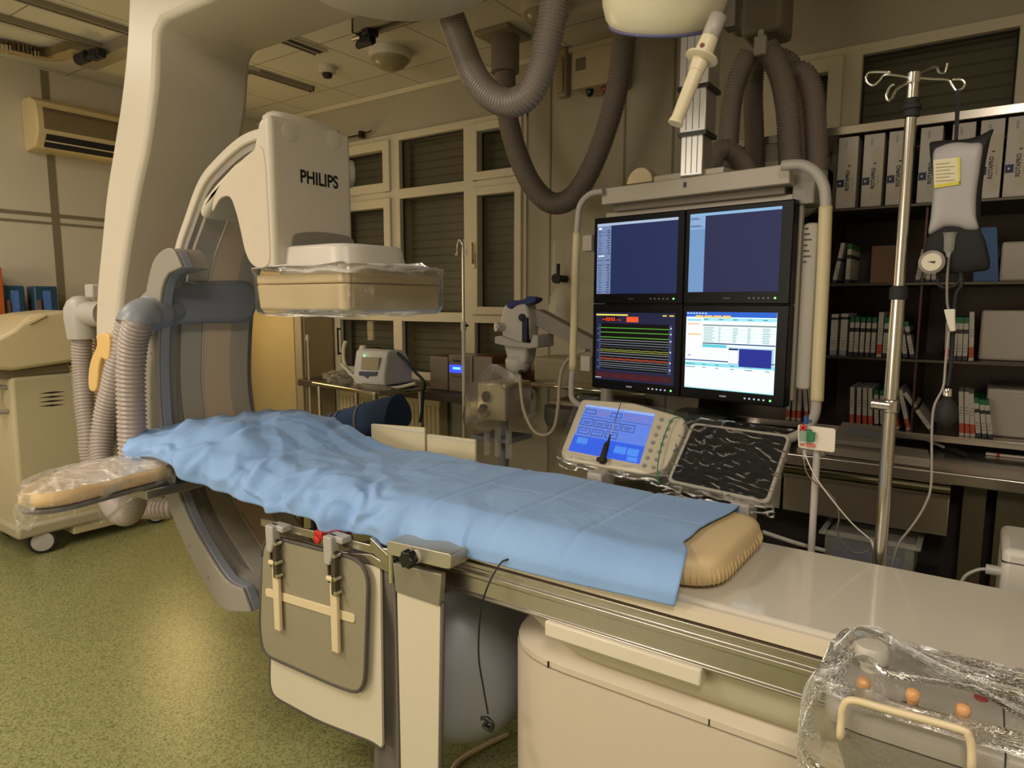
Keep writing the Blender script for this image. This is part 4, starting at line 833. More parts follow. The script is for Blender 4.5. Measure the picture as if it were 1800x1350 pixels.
# ------------------------------------------------------------------ hanging hoses
def hose(name, pts, r, mt, lb, cat='hose', rib=.15, up=None, grp=None):
    P = P3(pts); P = ([V((P[0].x, P[0].y, ZC-.01))] if up in (1, 3) else [])+P+([V((P[-1].x, P[-1].y, ZC-.01))] if up in (2, 3) else [])
    o_ = obj(name, M().tube(spl(P, 8), r, 20, rib=rib), mt, smooth=180); return tag(o_, lb, cat, grp)
hose('ribbed_hose', [(768, -60, 1.9), (783, 0, 1.9), (808, 70, 1.9), (832, 130, 1.9), (862, 168, 1.9), (897, 181, 1.9), (930, 165, 1.9), (950, 125, 1.9), (962, 75, 1.9), (974, 10, 1.9), (980, -60, 1.9)], .047, mat('glossy_taupe_hose', (132, 122, 116), .3), 'glossy grey ribbed hose loop in front, hanging from the ceiling', up=3)
hose('ribbed_hose', [(888, 130, 3.28), (892, 200, 3.28), (908, 265, 3.28), (935, 325, 3.28), (970, 357, 3.28), (1008, 345, 3.28), (1042, 290, 3.28), (1068, 220, 3.28), (1086, 150, 3.28), (1096, 80, 3.28), (1098, 30, 3.28)], .060, HOD, 'dark ribbed hose forming the deeper loop behind the front one', up=2)
bk = thing('ceiling_bracket', 'grey post on a square ceiling plate holding the deeper hose loop', 'bracket', W(890, 90, Y=3.28))
p = W(888, 118, Y=3.28); m = M(); m.bb(p.x-.13, p.x+.1, 3.16, 3.40, ZC-.025, ZC-.001); obj('plate', m, RAIL, bk, bevel=.003)
m = M(); m.cyl((p.x, p.y, ZC-.02), (p.x, p.y, p.z-.03), .08); obj('post', m, HOD, bk)
for k, (pts, r_) in enumerate((([(1318, 92, 2.9), (1296, 140, 2.9), (1284, 200, 2.9), (1279, 280, 2.88), (1276, 330, 2.86)], .042), ([(1328, 100, 3.08), (1324, 170, 3.1), (1326, 240, 3.1), (1326, 330, 3.08)], .042),
        ([(1348, 84, 2.9), (1372, 130, 2.9), (1384, 190, 2.9), (1388, 260, 2.9), (1392, 330, 2.88)], .046), ([(1356, 100, 3.02), (1390, 115, 3.02), (1404, 180, 3.02), (1406, 260, 3.0), (1404, 340, 2.98)], .042),
        ([(1385, 128, 3.0), (1412, 130, 3.0), (1428, 165, 3.0), (1433, 230, 3.0), (1434, 300, 2.98), (1422, 352, 2.92), (1396, 368, 2.86), (1360, 365, 2.8)], .045))):
    hose('ribbed_hose', pts, r_, HOD, ('leftmost dim hose of the bundle hung behind the monitor column', 'second dim hose from the left behind the monitor column', 'middle ribbed hose of the bundle hung from the ceiling hook', 'fourth dim hose from the left in the hanging bundle', 'outermost right hose of the bundle curling under behind the rack')[k], grp='hoses hung behind the monitors')
hose('ribbed_hose', [(1250, 300, 2.62), (1255, 275, 2.66), (1275, 262, 2.7), (1295, 275, 2.72), (1312, 300, 2.72), (1325, 330, 2.72)], .04, HOD, 'short grey hose arching over the back of the monitor beam')
hb = thing('hose_hanger', 'dim ceiling box with a hook strap carrying the hose bundle', 'hanger', W(1335, 40, Y=2.95))
m = M(); a, c = W(1308, 0, Y=2.9), W(1378, 55, Y=2.9); m.bb(a.x, c.x, 2.86, 3.05, c.z, ZC); a, c = W(1282, 10, Y=2.9), W(1310, 50, Y=2.9); m.bb(a.x, c.x, 2.9, 3.0, c.z, c.z+.12); obj('box', m, mat('dim_grey_box', (120, 112, 98), .5), hb, bevel=.02)
m = M(); p = W(1338, 52, Y=2.84); m.cyl(p, p+V((0, 0, -.03)), .012); m.box(p+V((0, 0, -.06)), (.045, .03, .07)); obj('hook', m, LGR, hb, bevel=.005)
# ------------------------------------------------------------------ surgical lamp
sl_ = thing('surgical_lamp', 'cream surgical lamp head with sterile handle at the top of the view', 'surgical lamp', W(1165, 0, Y=1.5))
c_ = W(1168, -8, Y=1.52); ax_ = V((.30, -.52, 1)).normalized()
obj('lamp_head', M().lathe([(r_*1.06, h_) for r_, h_ in ((.001, -.072), (.08, -.07), (.110, -.062), (.122, -.045), (.130, -.015), (.134, .05), (.12, .12), (.08, .16), (.03, .175), (.001, .177))], c_, ax_, n=56), mat('lamp_cream', (232, 224, 198), .3), sl_, smooth=40)
obj('bumper_ring', M().lathe([(.116, -.062), (.120, -.064), (.124, -.058), (.120, -.056)], c_, ax_, n=56), mat('violet_rim', (110, 104, 150), .4), sl_, smooth=180)
h0, h1 = W(1243, 78, Y=1.46), W(1187, 218, Y=1.42)
m = M(); hd_ = (h1-h0); m.tube([h0-hd_*.08, h0+hd_*.1, h0+hd_*.30, h0+hd_*.34], [.018, .020, .017, .017], 20); m.lathe([(.001, .0), (.028, .0), (.035, -.004), (.034, -.008), (.001, -.006)], h0+hd_*.2, hd_); obj('handle_collar', m, mat('handle_cream', (228, 216, 186), .4), sl_, smooth=50)
m = M(); m.tube([h0+hd_*.3, h0+hd_*.93, h0+hd_*.955, h0+hd_*1.0], [.0155, .0135, .0155, .0165], 20); obj('handle', m, bpy.data.materials['handle_cream'], sl_, smooth=50)
m = M(); p = h0+hd_*.05; m.cyl(p+V((0, -.022, 0)), p+V((0, -.012, 0)), .005, 12); obj('pin', m, mat('brown_pin', (120, 70, 60), .5), sl_)
m = M(); m.tube([h0-hd_*.05, h0-hd_*.35], .018, 14); m.tube([c_+ax_*.17, c_+V((.05, .0, .5)), V((c_.x+.05, c_.y, ZC))], .025, 16); obj('arm', m, LGR, sl_, smooth=180)
# ------------------------------------------------------------------ alarm box and bag on the wall above
ax0 = W(1006, 100, Y=3.5); ax1 = W(1082, 142, Y=3.5)
al = thing('alarm_box', 'beige speaker box with green and red lamps high on the wall', 'alarm', (ax0.x, 3.55, ax1.z))
m = M(); m.bb(ax0.x, ax1.x, 3.5, YB-.005, ax1.z, W(1006, 90, Y=3.5).z); bo = obj('case', m, mat('beige_case', (178, 162, 128), .5), al, bevel=.006)
m = M(); 
for k in range(8): z_ = W(1020, 103+2.8*k, Y=3.5).z; m.bb(W(1012, 100, Y=3.5).x, W(1030, 100, Y=3.5).x, 3.498, 3.502, z_-.0022, z_+.0022)
obj('grille', m, BLM, bo, smooth=0)
for px, mt_, nm in ((1034, mat('dark_green_lens', (14, 44, 36), .25), 'green_lamp'), (1061, mat('dull_red_lens', (120, 36, 22), .3), 'red_lamp')):
    p = W(px, 142, Y=3.54); m = M(); m.lathe([(.024, .01), (.024, -.01), (.021, -.025), (.012, -.036), (.001, -.038)], V((p.x, 3.56, ax1.z)), (0, 0, 1)); obj(nm, m, mt_, al, smooth=180)
p = W(978, 130, Y=3.6); m = M(); m.bb(p.x-.03, p.x+.04, 3.64, YB-.005, p.z-.12, p.z+.16); m.bb(p.x-.02, p.x+.03, 3.62, 3.64, p.z-.1, p.z+.1); tag(obj('wall_fitting', m, mat('pale_wall_fitting', (160, 146, 114), .5), bevel=.01), 'pale rounded plastic fitting on the wall left of the alarm box', 'wall fitting')
# ------------------------------------------------------------------ control panel and black panel on the far rail
Q0 = V((-1, 1.80, 1.01)); qn = V((0, -.8, .6)); 
def qp(px, py, d=0): return WP(px, py, Q0, qn)+qn*d
tpn = thing('touch_panel', 'cream control panel with blue touch screen, wrapped in clear film on the far rail', 'control panel', (-.9, 1.83, .95))
q = rnd([qp(*p, 0) for p in ((1022, 701), (1115, 708), (1204, 734), (1203, 760), (1168, 826), (1134, 834), (990, 808), (985, 795))], [.015, .02, .02, .02, .02, .02, .02, .015], 3)
PC = mat('panel_cream', (206, 196, 172), .35)
obj('case', M().prism(q, -qn*.045), PC, tpn, bevel=.006, seg=3)
c4 = [qp(*p, .0012) for p in ((1031, 711), (1151.6, 728), (1124, 816), (999, 792))]
scn = obj('screen', M().prism(c4, -qn*.003), em((92, 128, 226), 1.0), tpn, smooth=0)
def bil(u, v, d=.0004):
    return c4[0]*(1-u)*(1-v)+c4[1]*u*(1-v)+c4[2]*u*v+c4[3]*(1-u)*v+qn*d
def brect(m, u0, u1, v0, v1, d=.0004): m.add([bil(u0, v1, d), bil(u1, v1, d), bil(u1, v0, d), bil(u0, v0, d)], [(0, 1, 2, 3)])
mats_ = [em((40, 92, 225), 1.0), em((150, 178, 240), 1.0), em((34, 50, 110), .7), em((70, 140, 240), 1.0), em((190, 110, 130), .8)]
m = M(); m.mi = 0; brect(m, 0, 1, .66, 1); m.mi = 1; brect(m, 0, 1, 0, .05)
def ring(u0, u1, v0, v1, w_, mi, d=.0009):
    m.mi = mi; brect(m, u0, u1, v0, v0+w_, d); brect(m, u0, u1, v1-w_, v1, d); brect(m, u0, u0+w_*.7, v0, v1, d); brect(m, u1-w_*.7, u1, v0, v1, d)
for k in range(5): ring(.03+.19*k, .19+.19*k, .10, .19, .012, 4 if k in (1, 3, 4) else 2)
for k in range(4): ring(.02+.2*k, .2+.2*k, .29, .44, .012, 2); m.mi = 2; brect(m, .05+.2*k, .17+.2*k, .35, .362, .0009); brect(m, .06+.2*k, .15+.2*k, .385, .397, .0009)
for k in range(3): ring(.03+.2*k, .2+.2*k, .49, .62, .012, 2); m.mi = 2; brect(m, .06+.2*k, .16+.2*k, .54, .55, .0009)
m.mi = 2; brect(m, 0, 1, .235, .243, .0008)
m.mi = 3
for r_ in ((.07, .22, .70, .82), (.62, .78, .74, .88), (.80, .95, .74, .88), (.82, .96, .9, .98)): brect(m, *r_, .0008)
obj('display_graphics', m, mats_, scn, smooth=0, fix=False)
random.seed(5)
for a_ in range(2):
    for b_ in range(7):
        px, py = 1163+16*a_-5.0*b_, 738+3*a_+13.5*b_
        p = qp(px, py); m = M(); m.cyl(p-qn*.001, p+qn*.003, .0062, 14); obj('key', m, (GRY, DGR)[(a_+b_) % 3 == 0], tpn)
bp_ = thing('flat_panel', 'black rectangular panel with pale rim under wrinkled clear film beside the touch panel', 'panel', (-.55, 1.85, .95))
qb = [(1216, 741.5), (1391, 764), (1351, 886), (1171, 846)]
q = rnd([qp(*p, 0) for p in qb], .018, 5); obj('case', M().prism(q, -qn*.03), mat('pale_rim', (176, 170, 158), .35), bp_, bevel=.004)
qi = [(1221, 747), (1384, 769), (1346, 879), (1179, 843)]
q = rnd([qp(*p, 0) for p in qi], .014, 5); obj('black_surface', M().prism([p-qn*.001 for p in q], qn*.003), mat('black_mat', (10, 10, 11), .6, spec=.2), bp_, smooth=0)
m = M(); m.bb(-1.02, -.42, 1.745, 1.80, TZ-.08, TZ-.05); m.bb(-.95, -.90, 1.76, 1.84, TZ-.07, .99); m.bb(-.52, -.47, 1.76, 1.85, TZ-.07, .97); obj('rail_mount', m, LGR, bp_, bevel=.006)
# film over each panel
def film(cs, seed, dn, nm, lb, mt_, amp_=.003):
    cs = [qp(*p, .006) for p in cs]; nx, ny = 90, 70
    def f(u, v):
        a = cs[0].lerp(cs[1], u); b_ = cs[3].lerp(cs[2], u); p = a.lerp(b_, v)
        w_ = abs(noise.noise(V((u*4+v*6, v*9-u*7, seed))))+.5*abs(noise.noise(V((u*8+v*12, v*20-u*14, seed+4))))
        return p+qn*(.003+amp_*(.62-w_))
    m = M(); m.grid(nx, ny, f)
    def g_(u, v):
        a = f(u, 1); return a+V((0, .02*v+.015*noise.noise(V((u*9, v*4, seed)))*v, -dn*v*(1+.25*noise.noise(V((u*6, 0, seed))))))
    m.grid(nx, 14, g_)
    tag(obj(nm, m, mt_, smooth=180, fix=False), lb, 'plastic cover')
film([(1018, 694), (1212, 728), (1176, 832), (980, 800)], 2, .05, 'plastic_film', 'clear film stretched over the blue touch panel', PLA)
film([(1208, 733), (1400, 758), (1362, 892), (1164, 850)], 9, .04, 'plastic_film', 'wrinkled clear film stretched over the black panel', plastic('wrinkled_film_strong', op=.012, cs=22, strength=1.0, rough=.10), .011)
tag(obj('green_band', M().tube(spl([qp(1197, 736, .01), qp(1184, 742, .016), qp(1172, 768, .018), qp(1163, 800, .018), qp(1158, 828, .012), qp(1156, 850, -.01)], 6), .0018, 8), GRN, smooth=180), 'thin green elastic cord looped over the film between the two panels', 'cord')
pb_ = thing('probe', 'dark handled probe with thin metal rod lying on the touch panel', 'probe', qp(1066, 800))
obj('rod', M().tube([qp(1094, 712, .014), qp(1073, 778, .014)], .0014, 8), STL, pb_, smooth=180)
m = M(); m.tube([qp(1076, 768, .016), qp(1073, 780, .016), qp(1070, 786, .018), qp(1064, 808, .018), qp(1062, 818, .018)], [.002, .004, .0085, .010, .0095], 12); m.box(qp(1061, 812, .015), (.03, .012, .012)); obj('handle', m, BLM, pb_, smooth=50)
# white side boards standing on the far rail
for k, (c_, y_) in enumerate((([(652, 745), (746, 752), (741, 800), (650, 793)], 1.83), ([(750, 763), (835, 773), (829, 820), (746, 808)], 1.83))):
    P = [W(*p, Y=y_) for p in c_]; P[2] = V((P[1].x, P[1].y, TZ-.06)); P[3] = V((P[0].x, P[0].y, TZ-.06))
    b_ = thing('side_board', ('left white upright board behind the blue drape', 'right white upright board behind the blue drape')[k], 'board', (P[0].x, y_, TZ-.06), 'white boards on the far rail')
    obj('board', M().prism(rnd(P, .006, 2), (0, .012, 0)), mat('cream_white_board', (222, 210, 176), .4), b_, bevel=.002)
    m = M(); m.bb((P[0].x+P[1].x)/2-.02, (P[0].x+P[1].x)/2+.02, 1.745, y_+.01, TZ-.078, TZ-.055); obj('rail_hook', m, STL, b_, bevel=.003)
    m = M(); m.bb(P[0].x+.004, P[1].x-.004, y_-.002, y_, P[0].z-.006, P[0].z-.001); obj('edge_bead', m, WHT, b_, smooth=0)
# ------------------------------------------------------------------ IV pole with pressure bag
ivx, ivy = -.163, 1.765
iv = thing('iv_pole', 'tall steel drip stand with four hooks clamped on the far rail', 'IV pole', (ivx, ivy, .8))
zc1 = W(1573, 515, Y=ivy).z; zc0 = W(1607, 190, Y=ivy).z; zt1 = W(1607, 130, Y=ivy).z
PST = mat('warm_polished_steel', (204, 200, 192), .2, 1, var=.03)
obj('lower_tube', M().cyl((ivx, ivy, TZ-.25), (ivx, ivy, zc1), .0148), PST, iv); obj('upper_tube', M().cyl((ivx, ivy, zc1), (ivx, ivy, zt1), .0118), PST, iv)
m = M(); m.lathe([(.013, -.016), (.0185, -.014), (.0185, .012), (.016, .014), (.012, .016)], (ivx, ivy, zc1)); obj('collar', m, BLM, iv)
m = M(); m.lathe([(.012, -.02), (.017, -.018), (.016, -.004), (.020, -.002), (.020, .006), (.015, .008), (.016, .02), (.011, .022)], (ivx, ivy, zc0)); obj('collar', m, BLM, iv)
obj('top_cap', M().cyl((ivx, ivy, zt1-.02), (ivx, ivy, zt1+.002), .0135), CHR, iv)
m = M(); zk = W(1555, 712, Y=ivy).z; m.lathe([(.0148, -.016), (.019, -.014), (.019, .012), (.0148, .016)], (ivx, ivy, zk)); m.cyl((ivx-.04, ivy-.015, zk+.003), (ivx, ivy-.01, zk), .012, 14); obj('clamp', m, PST, iv, bevel=.002)
m = M(); m.bb(ivx-.03, ivx+.03, ivy-.025, ivy+.025, TZ-.095, TZ-.045); obj('rail_clamp', m, STL, iv, bevel=.004)
for pts in ([(1605, 139, 0), (1585, 134, -.01), (1556, 132, -.02), (1545, 143, -.02), (1535, 150, -.02), (1524, 144, -.02), (1523, 133, -.02), (1532, 127, -.02), (1566, 127, -.02)],
            [(1610, 137, 0), (1640, 139, .01), (1667, 141, .02), (1674, 150, .02), (1681, 159, .02), (1691, 156, .02), (1696, 147, .02), (1690, 140, .02), (1674, 140, .02)],
            [(1611, 133, .0), (1630, 123, .05), (1645, 118, .08), (1651, 128, .09), (1660, 128, .1), (1664, 118, .1), (1665, 111, .1)],
            [(1602, 141, 0), (1588, 149, -.05), (1575, 158, -.08), (1568, 172, -.09), (1562, 177, -.1), (1558, 170, -.1), (1561, 158, -.1), (1567, 150, -.1), (1572, 149, -.1)]):
    obj('hook', M().tube(spl([W(a, b_, Y=ivy+d_) for a, b_, d_ in pts], 5), .0028, 8), CHR, iv, smooth=180)
yb_ = 1.785
pbg = thing('pressure_bag', 'grey and black pressure infusion bag with yellow label hanging on the stand', 'infusion bag', W(1680, 480, Y=yb_))
def flat_bag(pts, y, th, n=5, sm=5):
    c = spl([W(a, b_, Y=y) for a, b_ in pts], sm, True); cc = sum(c, V())/len(c); m = M(); N_ = len(c); rings = []
    for k, (sc_, dy) in enumerate(((.0, -th), (.4, -th), (.7, -th*.98), (.88, -th*.85), (.96, -th*.5), (1, 0), (.94, th*.4), (.8, th*.75), (.0, th))):
        rings.append([V((cc.x+(p.x-cc.x)*max(sc_, .01), y+dy, cc.z+(p.z-cc.z)*max(sc_, .01))) for p in c])
    return loft(rings, caps=True)
obj('black_sleeve', flat_bag([(1634, 258), (1636, 250), (1655, 247), (1675, 246), (1700, 244), (1722, 238), (1746, 227), (1741, 245), (1733, 285), (1726, 340), (1724, 400), (1733, 425), (1740, 470), (1715, 478), (1690, 482), (1660, 480), (1640, 478), (1624, 450), (1632, 415), (1640, 380), (1640, 320), (1636, 285)], yb_, .014), mat('black_fabric', (20, 20, 23), .75), pbg, smooth=180)
obj('bladder', flat_bag([(1640, 270), (1655, 256), (1680, 250), (1706, 251), (1727, 254), (1724, 290), (1717, 340), (1716, 380), (1720, 403), (1700, 405), (1684, 400), (1660, 400), (1633, 412), (1636, 380), (1640, 330)], yb_-.012, .016), mat('grey_bladder', (166, 162, 164), .45), pbg, smooth=180)
yq = yb_-.030
m = M(); m.prism([W(a, b_, Y=yq) for a, b_ in ((1641, 281), (1687, 276), (1688, 324), (1642, 331))], (0, .002, 0)); lbp = obj('paper_label', m, mat('paper_white', (214, 206, 178), .6), pbg, smooth=0)
m = M(); m.prism([W(a, b_, Y=yq-.001) for a, b_ in ((1642, 325), (1688, 318), (1688, 324), (1642, 331))], (0, .001, 0)); m.prism([W(a, b_, Y=yq-.001) for a, b_ in ((1683, 277), (1688, 276), (1688, 324), (1685, 324))], (0, .001, 0)); obj('yellow_edge', m, mat('yellow_print', (206, 196, 60), .5), lbp, smooth=0)
m = M()
for k in range(6): m.prism([W(a, b_, Y=yq-.001) for a, b_ in ((1645, 288+6*k), (1670+8*(k % 2), 285.5+6*k), (1670+8*(k % 2), 286.8+6*k), (1645, 289.3+6*k))], (0, .001, 0))
obj('print_lines', m, mat('faint_print', (160, 150, 110), .6), lbp, smooth=0)
m = M(); m.prism([W(a, b_, Y=yb_-.003) for a, b_ in ((1680, 158), (1689, 158), (1684, 245), (1677, 245))], (0, .004, 0)); obj('hanging_strap', m, bpy.data.materials['black_fabric'], pbg, smooth=0)
p = W(1638, 461, Y=yb_-.025); gd = obj('gauge', M().lathe([(.001, -.012), (.021, -.012), (.025, -.004), (.0255, .006), (.022, .008)], p, (0, -1, 0)), mat('gauge_grey', (130, 126, 118), .4), pbg)
obj('gauge_face', M().lathe([(.0, .0085), (.019, .0085), (.019, .006)], p, (0, -1, 0)), mat('gauge_white', (214, 206, 186), .4), gd, smooth=0)
m = M(); m.prism([p+V((-.008, -.0095, .001)), p+V((.006, -.0095, -.003)), p+V((.007, -.0095, .002))], (0, .001, 0)); obj('needle', m, BLK, gd, smooth=0)
m = M(); a = W(1670, 409, Y=yb_-.02); m.lathe([(.0145, 0), (.012, -.003), (.0105, -.012), (.0095, -.038), (.005, -.043), (.004, -.052)], a); obj('drip_chamber', m, CLR, pbg)
m = M(); m.tube(spl([W(a_, b_, Y=yb_-.02) for a_, b_ in ((1668, 448), (1665, 490), (1665, 530), (1668, 545))], 5), .0028, 8); obj('infusion_tube', m, mat('grey_tube', (120, 114, 108), .4), pbg, smooth=180)
m = M(); m.prism([W(a_, b_, Y=yb_-.026) for a_, b_ in ((1659, 544), (1679, 543), (1679, 560), (1680, 582), (1670, 583), (1664, 565))], (0, .012, 0)); obj('roller_clamp', m, WHT, pbg, bevel=.002)
m = M(); m.tube(spl([W(a_, b_, Y=yb_) for a_, b_ in ((1688, 478), (1690, 500), (1680, 520), (1676, 580), (1672, 640), (1666, 680))], 6), .0038, 8); m.tube(spl([W(a_, b_, Y=yb_) for a_, b_ in ((1648, 478), (1650, 500), (1665, 506), (1684, 498), (1690, 480))], 6), .0035, 8); obj('air_hose', m, BLM, pbg, smooth=180)
a = W(1666, 690, Y=yb_-.005); m = M(); m.lathe([(.006, .01), (.0085, .006), (.0085, -.008), (.006, -.01)], a); obj('bulb_valve', m, CHR, pbg)
m = M(); m.lathe([(.006, -.009), (.012, -.016), (.021, -.03), (.0245, -.045), (.023, -.06), (.015, -.072), (.006, -.078), (.001, -.079)], a); obj('squeeze_bulb', m, BLM, pbg, smooth=180)
m = M(); m.tube(spl([W(a_, b_, Y=y_) for a_, b_, y_ in ((1668, 583, 1.765), (1662, 640, 1.76), (1658, 680, 1.75), (1642, 715, 1.75), (1638, 760, 1.75), (1637, 850, 1.75), (1625, 890, 1.76), (1603, 925, 1.77), (1580, 955, 1.785), (1568, 990, 1.79), (1560, 1030, 1.8))], 6), .0026, 8)
tag(obj('infusion_line', m, mat('translucent_grey_line', (150, 144, 136), .3), smooth=180), 'thin grey infusion line falling from the pressure bag behind the tabletop', 'tube')
# ------------------------------------------------------------------ transducer card
yc = 1.745
cd = thing('transducer_card', 'small white rounded plate with green, red and blue stopcock parts', 'transducer', W(1436, 795, Y=yc))
obj('plate', M().prism(rnd([W(a_, b_, Y=yc) for a_, b_ in ((1402, 746), (1469, 754), (1467, 796), (1403, 787))], .007, 4), (0, .005, 0)), mat('white_card', (224, 216, 200), .4), cd, bevel=.001)
m = M(); m.prism([W(a_, b_, Y=yc-.012) for a_, b_ in ((1405, 756), (1425, 756), (1426, 762), (1432, 760), (1431, 777), (1405, 776))], (0, .012, 0)); obj('green_holder', m, GRN, cd, bevel=.002)
m = M(); m.bb(*[f for f in (W(1409, 760, Y=yc).x, W(1421, 760, Y=yc).x)], yc-.022, yc-.010, W(1415, 778, Y=yc).z, W(1415, 755, Y=yc).z); obj('dome', m, CLR, cd, bevel=.003)
m = M(); p = W(1412, 752, Y=yc-.012); [m.box(p, (.018, .006, .005), Matrix.Rotation(t_, 3, 'Y')) for t_ in (.5, 1.6, 2.6)]; obj('red_stopcock', m, RED, cd, bevel=.001)
m = M(); m.box(W(1425, 783, Y=yc-.003), (.02, .004, .008)); m.box(W(1409, 781, Y=yc-.003), (.008, .004, .005)); obj('red_print', m, mat('faded_red', (206, 110, 96), .5), cd, smooth=0)
m = M(); p = W(1417, 742, Y=yc-.006); m.cyl(p+V((0, 0, -.004)), p+V((0, 0, .016)), .0055, 14); m.cyl(p+V((-.0, 0, .004)), p+V((.012, 0, .002)), .004, 10); obj('blue_cap', m, BLU, cd)
m = M(); p = W(1416, 750, Y=yc-.006); m.cyl(p+V((0, 0, -.006)), p+V((0, 0, .006)), .004, 12); p = W(1414, 798, Y=yc-.008); m.cyl(p+V((0, 0, -.012)), p+V((0, 0, .01)), .004, 12); obj('luer', m, CLR, cd)
m = M(); a = W(1436, 790, Y=yc+.02); m.cyl((a.x-.0, yc+.022, TZ-.2), (a.x, yc+.022, a.z+.03), .0085, 16)
pg = thing('mounting_rod', 'thin grey rod standing behind the table under the white plate', 'rod', (a.x, yc+.02, TZ-.2)); obj('rod', m, LGR, pg); m = M(); m.bb(a.x-.012, a.x+.012, yc-.004, yc+.034, TZ-.09, TZ-.05); obj('rail_clamp', m, STL, pg, bevel=.003)
wl = thing('white_lead', 'thin white cable from the transducer plate down to a connector at the drip stand', 'cable', W(1470, 880, Y=1.735))
obj('wire', M().tube(spl([W(a_, b_, Y=y_) for a_, b_, y_ in ((1415, 798, 1.735), (1424, 820, 1.73), (1440, 848, 1.73), (1468, 885, 1.735), (1500, 922, 1.75), (1530, 948, 1.765))], 6), .0016, 8), WHT, wl, smooth=180)
m = M(); m.tube([W(a_, b_, Y=1.77) for a_, b_ in ((1530, 947), (1535, 957), (1539, 966), (1546, 981), (1549, 990))], [.002, .004, .0055, .0055, .005], 12); obj('connector', m, mat('connector_grey', (176, 170, 160), .4), wl, smooth=50)
tag(obj('grey_lead', M().tube(spl([W(a_, b_, Y=y_) for a_, b_, y_ in ((1413, 802, 1.735), (1417, 828, 1.74), (1432, 848, 1.745), (1452, 862, 1.75), (1470, 884, 1.76), (1475, 910, 1.775), (1472, 935, 1.79), (1485, 960, 1.8), (1505, 972, 1.81), (1530, 968, 1.8))], 6), .002, 8), mat('dim_lead', (110, 102, 96), .4), smooth=180), 'thin grey cable sagging from the transducer plate behind the table edge', 'cable')
# ------------------------------------------------------------------ control console on the near rail, under film
cz = .93
cn_ = thing('control_console', 'grey table-side control console with round knob and three amber levers, under clear film', 'control console', (.1, 1.1, .8))
pl0 = [V((-.155, 1.02, 0)), V((-.15, 1.20, 0)), V((-.12, 1.235, 0)), V((.42, 1.235, 0)), V((.42, 1.0, 0)), V((-.12, 1.0, 0))]
cp = rnd(pl0, [.04, .03, .02, .01, .01, .03], 4)
def cpl(z, s_, dy=0): return [V((.13+(p.x-.13)*s_, 1.12+(p.y-1.12)*s_+dy, z)) for p in cp]
CG = mat('console_grey', (168, 162, 152), .42)
obj('top_shell', loft([cpl(cz-.03, 1), cpl(cz-.018, 1.005), cpl(cz-.006, .99), cpl(cz, .95)]), CG, cn_, smooth=50)
obj('lower_shell', loft([cpl(cz-.15, .8, .02), cpl(cz-.12, .9, .01), cpl(cz-.034, .985)]), GRY, cn_, smooth=50)
m = M(); m.bb(-.05, .4, 1.20, 1.25, cz-.12, cz-.06); obj('rail_mount', m, STL, cn_, bevel=.004)
kb = W(1531, 1165, Z=cz+.01); kb = V((kb.x, kb.y, cz))
obj('round_knob', M().lathe([(.015, .0), (.014, .012), (.0225, .014), (.0245, .018), (.024, .036), (.021, .04), (.001, .041)], kb), WHT, cn_)
for px, py in ((1515, 1212), (1601, 1233), (1689, 1260)):
    p = W(px, py, Z=cz+.01); p = V((p.x, p.y, cz)); m = M(); m.lathe([(.012, -.002), (.013, .002), (.001, .004)], p); lv = obj('lever_socket', m, BLM, cn_)
    m = M(); m.lathe([(.005, .0), (.0055, .008), (.0085, .014), (.0095, .022), (.0085, .028), (.004, .031), (.001, .031)], p, (.1, -.15, 1)); m.box(p+V((0, 0, .018)), (.006, .022, .012)); obj('amber_lever', m, mat('amber_orange', (214, 160, 108), .35), lv, smooth=60)
p = W(1725, 1224, Z=cz+.004); obj('red_button', M().lathe([(.009, -.003), (.009, .003), (.001, .004)], V((p.x, p.y, cz))), mat('dull_red_button', (150, 44, 40), .4), cn_)
p = V((.062, 1.1, cz)); m = M(); m.bb(.0605, .0625, 1.0, 1.235, cz-.12, cz+.0005); obj('seam', m, BLK, cn_, smooth=0)
yh_ = .985
hp = [W(a_, b_, Y=yh_) for a_, b_ in ((1477, 1295), (1479, 1265), (1482, 1243), (1498, 1231), (1560, 1247), (1685, 1281), (1702, 1293), (1708, 1315), (1708, 1350))]
hp = [p+V((0, -.0, 0)) for p in hp]; obj('hand_rail', M().tube(spl([V((hp[0].x, 1.02, hp[0].z-.01))]+hp+[V((hp[-1].x, 1.02, hp[-1].z-.01))], 5), .0052, 10), CRM, cn_, smooth=180)
cv = [V((p.x, p.y, 0)) for p in cpl(0, 1.02)]
PLC = plastic('loose_clear_bag', op=.07, cs=13, strength=1.0, rough=.1)
def cf_(u, v):
    n_ = len(cv); t_ = u*n_; k = int(t_) % n_; p = cv[k].lerp(cv[(k+1) % n_], t_-int(t_)); c0 = V((.13, 1.12, 0)); d = (p-c0).normalized()
    z = cz-.16+(.16+.012)*v; b_ = .006+.02*abs(noise.noise(V((p.x*10, p.y*10, v*2))))+.022*math.sin(v*3.0)*(1 if p.y < 1.18 else .2)
    q_ = p+d*b_; return V((q_.x, min(q_.y, 1.24), z+.008*noise.noise(V((p.x*14, p.y*14, 3)))))
m = M(); m.grid(161, 16, cf_)
def ct2(u, v):
    p = cf_(u, 1); q_ = V((min(.4, max(-.08, p.x)), 1.12, cz+.018)); r_ = p.lerp(q_, v); h = .012*abs(noise.noise(r_*17))
    for kx, ky, kr, kh in ((kb.x, kb.y, .045, .048), (W(1515, 1212, Z=cz).x, W(1515, 1212, Z=cz).y, .03, .034), (W(1601, 1233, Z=cz).x, W(1601, 1233, Z=cz).y, .03, .034), (W(1689, 1260, Z=cz).x, W(1689, 1260, Z=cz).y, .03, .034)):
        d_ = math.hypot(r_.x-kx, r_.y-ky); h = max(h, kh*math.exp(-(d_/kr)**4))
    return V((r_.x, r_.y, r_.z+h))
